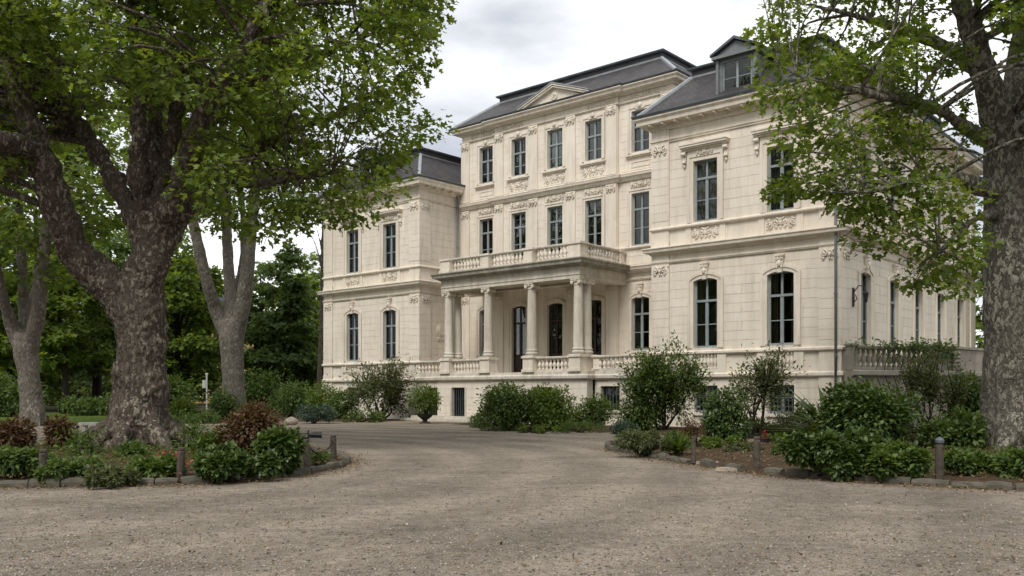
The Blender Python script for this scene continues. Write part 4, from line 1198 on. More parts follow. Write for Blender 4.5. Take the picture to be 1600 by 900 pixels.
# houses beyond the trees on the left
def house(name, u0, u1, d, z1, mat, label, rows, cols, roof=True):
    x0, x1 = (u0 - CXP) / FPX * d, (u1 - CXP) / FPX * d
    root = empty(name, (x0, d, 0), .0, label, 'building')
    w = x1 - x0
    F_ = Frame((0, 0), (1, 0), (0, -1))
    ops, hh = [], z1 / rows
    for r in range(rows):
        for c in range(cols):
            cs = w * (c + .5) / cols
            ops.append((cs - .6, cs + .6, r * hh + .9, r * hh + min(hh - .5, 2.7)))
    mb = MB(F_)
    for a, c, lo, hi in cells(0, w, 0, z1, ops): mb.box(a, c, -.3, 0, lo, hi)
    mb.box(0, w, -9, -8.7, 0, z1); mb.box(0, .3, -8.7, -.3, 0, z1); mb.box(w - .3, w, -8.7, -.3, 0, z1); mb.box(.3, w - .3, -2.2, -2, 0, z1)
    mb.build('wall', M[mat], root)
    for a, c, lo, hi in ops:
        wm = MB(F_); wm.box(a, a + .08, -.2, -.12, lo, hi); wm.box(c - .08, c, -.2, -.12, lo, hi); wm.box(a + .08, c - .08, -.2, -.12, hi - .08, hi); wm.box(a + .08, c - .08, -.2, -.12, lo, lo + .08); wm.box((a + c) / 2 - .04, (a + c) / 2 + .04, -.2, -.12, lo + .08, hi - .08)
        wo = wm.build('window', M['white'], root)
        fbox('pane', F_, (a + .08, c - .08, -.165, -.155, lo + .08, hi - .08), PANE_ME, wo)
    mb = MB(F_); mb.box(-.3, w + .3, -9.3, .35, z1, z1 + .25); mb.prism([(-.3, z1 + .25), (w + .3, z1 + .25), (w * .85, z1 + 2.6), (w * .15, z1 + 2.6)], -9.2, .25); mb.build('roof', M['zinc'], root)
house('apartment_house', 268, 372, 128, 13.2, 'ochre', 'ochre house glimpsed between the left trees and the middle plane tree', 4, 4)
house('garden_house', 60, 175, 112, 5.4, 'pale', 'low pale house glimpsed under the left trees', 2, 6)
# ================================================================ vegetation
def norm(a): return a / np.maximum(1e-9, np.linalg.norm(a, axis=-1, keepdims=True))
T_PALM = (np.array([(0, 0, 0), (.46, .22, .05), (.30, .50, .0), (.42, .80, .08), (.12, .74, .01), (0, 1.05, .06), (-.12, .74, .01), (-.42, .80, .08), (-.30, .50, .0), (-.46, .22, .05), (0, .42, -.05)]),
          np.array([(0, 1, 10), (1, 2, 10), (2, 3, 10), (3, 4, 10), (4, 5, 10), (5, 6, 10), (6, 7, 10), (7, 8, 10), (8, 9, 10), (9, 0, 10)]))
T_STAR = (np.array([(0, 0, 0), (.48, .30, .06), (.16, .52, -.02), (.30, .92, .05), (-.05, .80, .0), (-.36, .86, .05), (-.18, .5, -.02), (-.48, .28, .06)]),
          np.array([(0, 1, 2), (0, 2, 6), (0, 6, 7), (2, 3, 4), (2, 4, 6), (6, 4, 5)]))
T_OVAL = (np.array([(0, 0, 0), (.24, .38, .07), (0, .5, 0), (.15, .78, .05), (0, 1.0, -.03), (-.15, .78, .05), (-.24, .38, .07)]),
          np.array([(0, 1, 2), (1, 3, 2), (3, 4, 2), (4, 5, 2), (5, 6, 2), (6, 0, 2)]))
T_BROAD = (T_OVAL[0] * np.array([1.45, 1, 1.3]), T_OVAL[1])
T_SLIM = (np.array([(0, 0, 0), (.15, .45, .04), (0, 1, -.02), (-.15, .45, .04)]), np.array([(0, 1, 2), (0, 2, 3)]))
T_BLADE = (np.array([(-.03, 0, 0), (.03, 0, 0), (.045, .5, .02), (-.045, .5, .02), (0, 1.0, -.12)]), np.array([(0, 1, 2), (0, 2, 3), (3, 2, 4)]))

def leaf_mesh(name, pos, fwd, up, size, tmpl):
    tv, tf = tmpl
    f = norm(fwd); s = norm(np.cross(f, up)); u = np.cross(s, f)
    V = pos[:, None] + size[:, None, None] * (tv[None, :, 0:1] * s[:, None] + tv[None, :, 1:2] * f[:, None] + tv[None, :, 2:3] * u[:, None])
    Fc = (tf[None] + (np.arange(len(pos)) * len(tv))[:, None, None]).reshape(-1, 3)
    return mesh_np(name, V.reshape(-1, 3), Fc)
def rdir(r, n):
    v = r.normal(size=(n, 3)); return norm(v)

def tube_np(paths, n=5):
    """many tapered tubes in one mesh; paths: list of (points (k,3), radii (k,))"""
    VS, FS, o = [], [], 0
    for P, R in paths:
        P = np.asarray(P, float); R = np.asarray(R, float); k = len(P)
        t = norm(np.gradient(P, axis=0))
        ref = np.array([1., 0, 0]) if abs(t[0][0]) < .8 else np.array([0, 1., 0])
        x = norm(ref - t * (t @ ref)[:, None]); y = np.cross(t, x)
        a = np.arange(n) * 2 * math.pi / n
        V = P[:, None] + R[:, None, None] * (np.cos(a)[None, :, None] * x[:, None] + np.sin(a)[None, :, None] * y[:, None])
        VS.append(V.reshape(-1, 3))
        i = np.arange(n); j = (i + 1) % n
        for q in range(k - 1):
            FS.append(np.stack([o + q * n + i, o + q * n + j, o + (q + 1) * n + j, o + (q + 1) * n + i], 1))
        o += k * n
    return np.concatenate(VS), np.concatenate(FS)
def resample(P, R, step):
    P = np.asarray(P, float); R = np.asarray(R, float)
    # Catmull-Rom through the given points
    Q = np.vstack([2 * P[0] - P[1], P, 2 * P[-1] - P[-2]]); out, rr = [], []
    for i in range(len(P) - 1):
        a, b, c, d = Q[i], Q[i + 1], Q[i + 2], Q[i + 3]
        k = max(2, int(np.linalg.norm(c - b) / step))
        for j in range(k):
            t = j / k
            out.append(.5 * (2 * b + (c - a) * t + (2 * a - 5 * b + 4 * c - d) * t * t + (3 * b - a - 3 * c + d) * t ** 3)); rr.append(R[i] + (R[i + 1] - R[i]) * t)
    out.append(P[-1]); rr.append(R[-1])
    return np.array(out), np.array(rr)

TEX_BARK = bpy.data.textures.new('bark_lumps', 'CLOUDS'); TEX_BARK.noise_scale = .16; TEX_BARK.noise_depth = 3
TEX_BIG = bpy.data.textures.new('trunk_lumps', 'CLOUDS'); TEX_BIG.noise_scale = .8; TEX_BIG.noise_depth = 1
def trunk_mesh(name, limbs, mat, parent, base, voxel, lump, roots=None, seed=0):
    """limbs as one skin: tubes merged by a voxel remesh, then roughened"""
    paths = []
    for P, R in limbs:
        Q, q = resample(P, R, .25); paths.append((Q - base, q))
    r = random.Random(seed)
    if roots:
        rr, ln, n = roots
        for k in range(n):
            a = 6.283 * (k + r.uniform(-.25, .25)) / n; l = ln * r.uniform(.75, 1.2)
            P = [(math.cos(a) * rr * .35, math.sin(a) * rr * .35, 1.5), (math.cos(a) * rr * .72, math.sin(a) * rr * .72, .75), (math.cos(a) * (rr + l * .4), math.sin(a) * (rr + l * .4), .20), (math.cos(a + r.uniform(-.2, .2)) * (rr + l), math.sin(a) * (rr + l), -.12)]
            paths.append(resample(P, [rr * .40, rr * .38, rr * .28, rr * .12], .15))
    V, Fc = tube_np(paths, 14)
    # close the ends so the remesh sees solids
    me = bpy.data.meshes.new(name)
    faces = [tuple(f) for f in Fc.tolist()]; o = 0
    for P, R in paths:
        k = len(P)
        faces.append(tuple(range(o + 13, o - 1, -1))); faces.append(tuple(range(o + (k - 1) * 14, o + k * 14))); o += k * 14
    me.from_pydata(V.tolist(), [], faces)
    ob = link(name, me, M[mat], parent)
    rm = ob.modifiers.new('merge', 'REMESH'); rm.mode = 'VOXEL'; rm.voxel_size = voxel; rm.use_smooth_shade = True
    sm = ob.modifiers.new('soften', 'SMOOTH'); sm.factor = .5; sm.iterations = 5
    d = ob.modifiers.new('lumps', 'DISPLACE'); d.texture = TEX_BIG; d.strength = lump * 2.2; d.mid_level = .5; d.texture_coords = 'LOCAL'
    d = ob.modifiers.new('bark', 'DISPLACE'); d.texture = TEX_BARK; d.strength = lump; d.mid_level = .5; d.texture_coords = 'LOCAL'
    return ob

def limb_samples(limbs, skip=.25):
    pts, rad_ = [], []
    for P, R in limbs:
        Q, q = resample(P, R, .4)
        k = int(len(Q) * skip); pts.append(Q[k:]); rad_.append(q[k:])
    return np.concatenate(pts), np.concatenate(rad_)
def tree(name, label, base, limbs, clusters, crad, per, size, leafmat, barkmat, tmpl=T_STAR, group=None, cat='tree', voxel=.05, lump=.05, roots=None, seed=1, flat=.6, droop=.5, twigs=True, skip=.25):
    base = np.array(base, float)
    r = np.random.default_rng(seed)
    root = empty(name, tuple(base), 0, label, cat, group)
    trunk_mesh('trunk', limbs, barkmat, root, base, voxel, lump, roots, seed)
    C = np.asarray(clusters, float); nC = len(C)
    LP, LR = limb_samples(limbs, skip)
    paths, ax = [], np.zeros((nC, 3))
    for i, c in enumerate(C):
        d = np.linalg.norm(LP - c, axis=1) + np.maximum(0, LP[:, 2] - c[2]) * .6
        k = int(np.argmin(d + r.uniform(0, .6, len(d)))); a = LP[k]; L_ = np.linalg.norm(c - a)
        ax[i] = norm(c - a + 1e-6)
        mid = (a + c) / 2 + np.array([r.normal(0, .08), r.normal(0, .08), .12]) * L_
        r0 = min(LR[k] * .6, .018 + .016 * L_)
        e = c + ax[i] * crad * .5 - np.array([0, 0, crad * .2])
        P, R = resample([a, mid, c, e], [r0, r0 * .65, r0 * .32, .006], max(.35, L_ / 6)); paths.append((P - base, R))
        if twigs:
            for q in range(3):
                w = c + rdir(r, 1)[0] * np.array([1, 1, flat]) * crad * .8
                paths.append((np.array([c - ax[i] * crad * .4, (c + w) / 2 + [0, 0, .05], w]) - base, np.array([r0 * .3, r0 * .2, .004])))
    V, Fc = tube_np(paths, 4)
    link('branches', mesh_np('branches', V, Fc, True), M[barkmat], root)
    N = nC * per
    ci = np.repeat(np.arange(nC), per)
    sc = crad * r.uniform(.7, 1.25, nC)[ci]
    q = rdir(r, N) * (r.uniform(0, 1, N) ** .45)[:, None] * sc[:, None] * np.array([1, 1, flat])
    pos = C[ci] + q - base
    out = norm(q + .35 * ax[ci] * sc[:, None])
    fwd = norm(out + .7 * rdir(r, N) - np.array([0, 0, droop]))
    up = norm(np.array([0, 0, 1.0]) + .75 * rdir(r, N) + .25 * out)
    sz = size * r.uniform(.6, 1.3, N)
    cr = link('crown', leaf_mesh('crown', pos, fwd, up, sz, tmpl), M[leafmat], root); cr['kind'] = 'stuff'
    return root

def poly_clusters(r, poly, n, dc, dr, holes=(), zmin=1.5):
    """cluster centres inside a crown whose outline, seen from the drive, is the polygon (photo pixels)"""
    P = np.array(poly, float); out = []
    lo, hi = P.min(0), P.max(0)
    while len(out) < n:
        u = r.uniform(lo[0], hi[0], 400); v = r.uniform(lo[1], hi[1], 400)
        ok = in_loop(u, v, poly)
        for hu, hv, ru, rv, pr in holes:
            ok &= ~((((u - hu) / ru) ** 2 + ((v - hv) / rv) ** 2 < 1) & (r.uniform(0, 1, 400) < pr))
        for a, b in zip(u[ok], v[ok]):
            d = dc(a, b) + r.uniform(-1, 1) * dr
            p = W(a, b, d)
            if p[2] > zmin: out.append(p)
    return np.array(out[:n])
def X(u, v, d=24.6): return W(u, v, d)

# ---------------------------------------------------------------- the big plane tree on the left
D1 = 24.6
tb = np.array([(216 - CXP) / FPX * D1, D1, .10])
limbs = [
    ([tb + [0, 0, -.1], X(218, 640), X(221, 590), X(221, 530), X(221, 470), X(232, 420), X(240, 370), X(240, 335)], [.90, .77, .68, .65, .62, .50, .44, .38]),
    ([X(205, 500), X(182, 455), X(150, 425), X(118, 392, 24.2), X(92, 330, 23.8), X(66, 250, 23.4), X(40, 175, 23.2), X(5, 90, 23), X(-40, -20, 23), X(-70, -160, 23.2)], [.44, .48, .47, .44, .39, .33, .27, .21, .15, .06]),
    ([X(226, 400), X(206, 345), X(178, 284, 25.2), X(142, 222, 25.8), X(107, 165, 26.2), X(70, 90, 26.8), X(30, -20, 27.4), X(-10, -150, 28)], [.26, .26, .25, .23, .20, .16, .11, .05]),
    ([X(226, 380), X(221, 320), X(217, 240, 24.3), X(218, 135, 24), X(212, 40, 23.8), X(200, -60, 23.8), X(185, -230, 23.9)], [.28, .25, .23, .20, .17, .13, .05]),
    ([X(240, 370), X(242, 300, 25.2), X(243, 220, 25.5), X(246, 130, 25.8), X(236, 30, 26), X(250, -90, 26.2), X(262, -250, 26.5)], [.28, .25, .23, .20, .16, .12, .05]),
    ([X(246, 350), X(260, 250, 24.8), X(284, 150, 25.2), X(302, 27, 25.8), X(325, -80, 26.2), X(345, -230, 26.5)], [.27, .23, .20, .15, .10, .05]),
    ([X(250, 375), X(270, 310, 24), X(291, 255, 23.5), X(317, 187, 23), X(340, 122, 22.6), X(385, 70, 22.2), X(430, -20, 22), X(470, -120, 22)], [.30, .30, .28, .24, .20, .15, .10, .05]),
    ([X(252, 390), X(280, 345, 25), X(329, 280, 25.5), X(378, 247, 26), X(440, 215, 26.5), X(510, 185, 27), X(570, 160, 27.4)], [.28, .25, .21, .17, .12, .08, .03]),
    ([X(338, 124, 22.6), X(400, 120, 23.4), X(480, 95, 24.2), X(560, 60, 24.6), X(625, 40, 25)], [.20, .16, .11, .07, .03]),
    ([X(329, 280, 25.5), X(390, 285, 24.4), X(450, 280, 23.4), X(520, 270, 22.8)], [.16, .11, .07, .03]),
    ([X(60, 235, 23.4), X(0, 220, 21.8), X(-70, 200, 20.5), X(-140, 190, 19.5)], [.22, .17, .12, .05]),
]
r1 = np.random.default_rng(11)
outl = [(-330, -380), (300, -420), (560, -330), (690, -150), (672, 20), (652, 60), (632, 120), (612, 160), (645, 190), (628, 215), (590, 245), (596, 285), (556, 300), (530, 322), (480, 318), (440, 345), (400, 330), (350, 322), (300, 300), (255, 255), (215, 215), (160, 250), (120, 240), (60, 215), (0, 260), (-120, 330), (-330, 250)]
cl = poly_clusters(r1, outl, 700, lambda u, v: (28.6 if 40 < u < 310 and v > 130 else 24.4 - 1.2 * math.sin(u * .011)), 4.4, [(190, 235, 60, 90, .95), (150, 300, 130, 60, .6)])
# hanging sprays along the right-hand edge of the crown
edge = [(668, 15), (655, 45), (648, 88), (640, 118), (622, 150), (660, 196), (640, 205), (605, 235), (612, 262), (585, 292), (560, 318), (528, 330), (470, 335), (425, 352), (395, 345), (350, 340), (320, 318), (575, 270), (545, 300), (672, -10)]
cl = np.vstack([cl, [W(u, v, r1.uniform(21.5, 26.5)) for u, v in edge]])
tree('plane_tree', 'huge plane tree with thick dark trunk and forking limbs, left front', tb, limbs, cl, .80, 120, .17, 'leaf_plane', 'bark_old', T_STAR, 'plane trees', voxel=.042, lump=.15, roots=(.78, 1.05, 9), seed=2, skip=.3)

# ---------------------------------------------------------------- the plane tree on the right
D2 = 24.0
def Y_(u, v, d=D2): return W(u, v, d)
tb2 = np.array([(1588 - CXP) / FPX * D2, D2, .10])
limbs2 = [
    ([tb2 + [0, 0, -.1], Y_(1588, 640), Y_(1585, 590), Y_(1584, 520), Y_(1581, 450), Y_(1579, 380), Y_(1577, 310), Y_(1576, 250), Y_(1574, 190)], [.98, .84, .78, .74, .70, .68, .64, .58, .50]),
    ([Y_(1566, 240), Y_(1548, 150, 23.6), Y_(1524, 70, 23.2), Y_(1500, 0, 23), Y_(1470, -120, 22.8), Y_(1440, -260, 22.8)], [.44, .36, .30, .24, .16, .06]),
    ([Y_(1584, 230), Y_(1592, 130, 24.5), Y_(1602, 30, 25), Y_(1620, -100, 25.5), Y_(1630, -280, 26)], [.44, .38, .30, .20, .06]),
    ([Y_(1590, 300), Y_(1640, 210, 24.6), Y_(1700, 120, 25.2), Y_(1770, 0, 25.6), Y_(1830, -140, 26)], [.40, .32, .25, .17, .06]),
    ([Y_(1572, 300), Y_(1530, 290, 23.4), Y_(1480, 275, 22.4), Y_(1420, 285, 21.6), Y_(1350, 300, 21), Y_(1270, 300, 20.6)], [.34, .24, .12, .08, .05, .02]),
    ([Y_(1560, 230), Y_(1510, 200, 23.2), Y_(1450, 165, 22.4), Y_(1370, 150, 21.6), Y_(1290, 130, 21), Y_(1220, 110, 20.6)], [.26, .16, .12, .09, .06, .02]),
    ([Y_(1535, 110, 23.4), Y_(1470, 70, 24), Y_(1390, 40, 24.4), Y_(1300, 15, 24.6), Y_(1220, 0, 24.8)], [.24, .16, .11, .07, .03]),
    ([Y_(1564, 330), Y_(1520, 345, 22.9), Y_(1480, 380, 22), Y_(1440, 420, 21.4)], [.20, .10, .06, .02]),
]
r2 = np.random.default_rng(12)
outr = [(1190, -330), (1500, -420), (1900, -350), (2050, -50), (1950, 220), (1720, 260), (1620, 180), (1540, 200), (1500, 250), (1440, 250), (1380, 240), (1330, 235), (1290, 210), (1255, 175), (1235, 150), (1210, 120), (1205, 75), (1185, 40), (1190, 0), (1175, -60)]
cl2 = poly_clusters(r2, outr, 360, lambda u, v: 23.2 - .8 * math.sin(u * .013), 3.6, [(1545, 170, 40, 60, .9), (1600, 200, 60, 110, .9), (1480, 60, 60, 40, .4)])
sp2 = [(1190, 55), (1205, 95), (1225, 130), (1200, 150), (1240, 165), (1265, 190), (1230, 215), (1290, 215), (1250, 240), (1310, 225), (1275, 262), (1300, 275), (1330, 250), (1265, 285), (1240, 292), (1215, 296), (1340, 280), (1365, 255), (1320, 296), (1290, 300), (1400, 270), (1380, 300), (1420, 290), (1360, 318),
       (1345, 330), (1325, 322), (1395, 335), (1440, 320), (1425, 345), (1470, 300), (1460, 340), (1490, 325), (1410, 365), (1370, 372), (1350, 378), (1440, 385), (1465, 400), (1490, 375), (1505, 350), (1450, 420), (1430, 440), (1480, 430), (1505, 410), (1500, 450), (1520, 380), (1510, 310), (1450, 285), (1330, 200), (1400, 225), (1470, 255)]
cl2 = np.vstack([cl2, [W(u, v, r2.uniform(20.6, 23.2)) for u, v in sp2]])
tree('plane_tree', 'plane tree with pale flaking trunk at the right edge', tb2, limbs2, cl2, .62, 84, .165, 'leaf_plane', 'bark_pale', T_STAR, 'plane trees', voxel=.055, lump=.06, roots=(.84, .7, 8), seed=5, skip=.35)

# ---------------------------------------------------------------- plane trees in the middle distance
def mid_plane(u, v, scale_px, lean, label, seed, nC=150, crown=(0, -420, 230, 330), bark='bark_grey'):
    b = G(u, v); d = b[1]
    P = lambda a, c, dd=0: W(u + a * scale_px, v + c * scale_px, d + dd) + np.array([0, 0, 0.0])
    R_ = lambda *q: [x * scale_px * d / FPX for x in q]
    L1 = [([b + [0, 0, -.1], P(lean * .3, -45), P(lean * .6, -85), P(lean, -122), P(lean, -150)], R_(23, 17, 17, 19, 15)),
          ([P(lean - 4, -118), P(lean - 22, -160), P(lean - 40, -215, -1), P(lean - 60, -300, -2), P(lean - 85, -430, -3), P(lean - 100, -620, -3)], R_(12, 11, 9, 8, 6, 2)),
          ([P(lean, -130), P(lean - 3, -200, 1), P(lean - 8, -290, 1.5), P(lean - 14, -440, 2), P(lean - 10, -620, 2)], R_(12, 9, 8, 6, 2)),
          ([P(lean + 5, -118), P(lean + 18, -175, -.5), P(lean + 27, -255, -1), P(lean + 36, -350, -1), P(lean + 62, -600, -1)], R_(13, 12, 10, 8, 2)),
          ([P(lean + 5, -140), P(lean + 9, -195, 2), P(lean + 19, -260, 3), P(lean + 12, -420, 4)], R_(9, 8, 6, 2))]
    r = np.random.default_rng(seed)
    cx_, cz_, ru, rv = crown
    q = rdir(r, nC) * (r.uniform(0, 1, nC) ** .4)[:, None]
    cl_ = np.array([P(lean + cx_ + a[0] * ru, cz_ + a[2] * rv, a[1] * ru * scale_px * d / FPX) for a in q])
    return tree('plane_tree', label, b, L1, cl_, 34 * scale_px * d / FPX, 75, 10.5 * scale_px * d / FPX, 'leaf_far', bark, T_STAR, 'plane trees', voxel=.07, lump=.05, roots=(.55 * scale_px * d / 50, .5, 7), seed=seed)
mid_plane(366, 650, 1.0, -4, 'middle plane tree with three pale upright limbs left of the villa', 21, 130, (-25, -505, 165, 215))
mid_plane(52, 664, .95, -12, 'grey plane tree trunk standing on the lawn, far left', 22, 150, (0, -450, 190, 230))

# ---------------------------------------------------------------- trees closing the park behind
def bg_tree(u, v, d, hpx, wpx, label, leaf, seed, nC=90, per=80, lsize=.42, bark='bark_dark', low=.12, tmpl=T_STAR, group='trees closing the park', share=None, conifer=False, cr=.085):
    b = W(u, HZN, d); b[2] = 0; px = d / FPX
    H_, Wd = hpx * px, wpx * px
    r = np.random.default_rng(seed)
    limbs_ = [([b + [0, 0, -.1], b + [.1, 0, H_ * .2], b + [r.normal(0, .3), 0, H_ * .55], b + [r.normal(0, .4), 0, H_ * .93]], [Wd * .035 + .12, Wd * .03 + .08, Wd * .02 + .05, .04])]
    for k in range(6):
        a = r.uniform(0, 6.28); z = H_ * r.uniform(.2, .5)
        e = b + np.array([math.cos(a) * Wd * .36, math.sin(a) * Wd * .36, z + H_ * r.uniform(.15, .35)])
        limbs_.append(([b + [0, 0, z], (b + e) / 2 + [0, 0, z * .55 + H_ * .04], e], [Wd * .018 + .05, Wd * .012 + .03, .02]))
    C_ = []
    while len(C_) < nC:
        p = r.uniform(-1, 1, 3)
        t = (p[2] + 1) / 2
        if conifer: rad_ = (1 - t) ** .75 * (1.0 + .18 * math.sin(t * 30))
        else: rad_ = math.sqrt(max(0, 1 - (abs(t - .42) / .6) ** 2.4)) * (.86 + .2 * math.sin(5 * math.atan2(p[1], p[0]) + seed + 6 * t))
        q = math.hypot(p[0], p[1])
        if q < rad_ and (q > rad_ * .35 or t > .8): C_.append(b + np.array([p[0] * Wd / 2, p[1] * Wd / 2, H_ * (low + (1 - low) * t)]))
    return tree('conifer' if conifer else 'broadleaf_tree', label, b, limbs_, C_, Wd * cr + .35, per, lsize, leaf, bark, tmpl, group, 'tree', voxel=.12, lump=.04, seed=seed, flat=.55 if not conifer else .4, droop=.5 if not conifer else .7, twigs=False, skip=.1)
bg = [
    (448, 655, 74, 268, 150, 'dense dark evergreen tree touching the left wing', 'leaf_deep', 31, 170, 95, .40, .03, True),
    (402, 650, 82, 262, 110, 'dark evergreen tree behind the middle plane tree', 'leaf_deep', 32, 120, 80, .42, .03, True),
    (492, 650, 88, 215, 120, 'pale green tree between the evergreens and the left wing', 'leaf_far', 33, 90, 80, .42, .05, False),
    (276, 650, 70, 275, 150, 'bright green broadleaf tree just right of the big left trunk', 'leaf_far', 34, 150, 90, .40, .12, False),
    (150, 650, 84, 285, 190, 'broadleaf tree behind the lawn between the two left trunks', 'leaf_deep', 35, 150, 90, .46, .20, False),
    (100, 650, 66, 260, 120, 'small bright tree over the lawn left of the big trunk', 'leaf_far', 36, 90, 80, .36, .28, False),
    (-10, 650, 72, 310, 240, 'broad leafy tree at the left edge of the park', 'leaf_far', 37, 170, 95, .44, .06, False),
    (225, 650, 104, 300, 240, 'tall tree rising behind the big left trunk', 'leaf_far', 38, 130, 80, .55, .08, False),
    (335, 650, 118, 215, 80, 'low dark tree in front of the ochre house', 'leaf_deep', 39, 60, 70, .5, .05, False),
    (30, 650, 106, 310, 260, 'dark tree in the left background row', 'leaf_deep', 40, 140, 80, .58, .04, False),
    (-120, 650, 80, 420, 260, 'leafy tree beyond the left edge of the picture', 'leaf_deep', 41, 120, 80, .5, .04, False),
    (1600, 650, 62, 330, 190, 'bright green tree behind the right trunk', 'leaf_far', 42, 120, 80, .42, .06, False),
    (1690, 650, 48, 420, 260, 'leafy tree beyond the right edge of the picture', 'leaf_far', 43, 120, 80, .40, .05, False),
    (470, 640, 120, 235, 160, 'pale tree crown rising far behind the evergreens', 'leaf_far', 44, 80, 70, .6, .1, False),
]
BG = {}
for u, v, d, hp, wp, lab, lf, sd, nC, per, ls, low, con in bg:
    BG[sd] = bg_tree(u, v, d, hp, wp, lab, lf, sd, nC, per, ls, low=low, conifer=con)
# the park goes on behind the camera: the villa's windows mirror these trees
for i, (sd, x, y, rz, s) in enumerate(((34, -34, -14, 1.0, 1.0), (37, -20, -24, 2.0, .9), (35, -6, -30, .6, .9), (40, 9, -27, 3.0, .7), (37, 24, -22, 4.0, .85), (34, -42, 12, 5.0, 1.5), (37, -52, -4, 3.3, 1.1), (38, -66, 8, .4, 1.0), (35, -50, 24, 1.1, 1.15), (40, -74, 30, 2.1, .9), (38, 36, -8, 1.7, .8), (35, -60, 22, 2.6, .9))):
    c = copy_tree(BG[sd]); c.location = (x, y, 0); c.rotation_euler = (0, 0, rz); c.scale = (s, s, s)
    c['label'] = 'park tree standing behind the viewer, mirrored only in the villa windows'; c['group'] = 'park trees behind the viewer'
# thin half bare tree against the left wing
tb3 = W(497, HZN, 66); tb3[2] = 0
Q_ = lambda u, v, d=66: W(u, v, d)
tree('broadleaf_tree', 'thin half bare tree leaning beside the left wing wall', tb3, [([tb3, Q_(500, 560), Q_(503, 470), Q_(504, 400), Q_(505, 320), Q_(503, 240)], [.2, .17, .14, .12, .09, .03]), ([Q_(503, 420), Q_(492, 380), Q_(478, 358), Q_(462, 350)], [.08, .06, .045, .02]), ([Q_(504, 400), Q_(496, 360), Q_(488, 335)], [.06, .045, .02])],
     [Q_(r1.uniform(455, 520), r1.uniform(215, 330), 66 + r1.uniform(-2, 2)) for _ in range(16)], .8, 40, .28, 'leaf_far', 'bark_grey', T_STAR, 'trees closing the park', voxel=.06, lump=.02, seed=9, twigs=False)
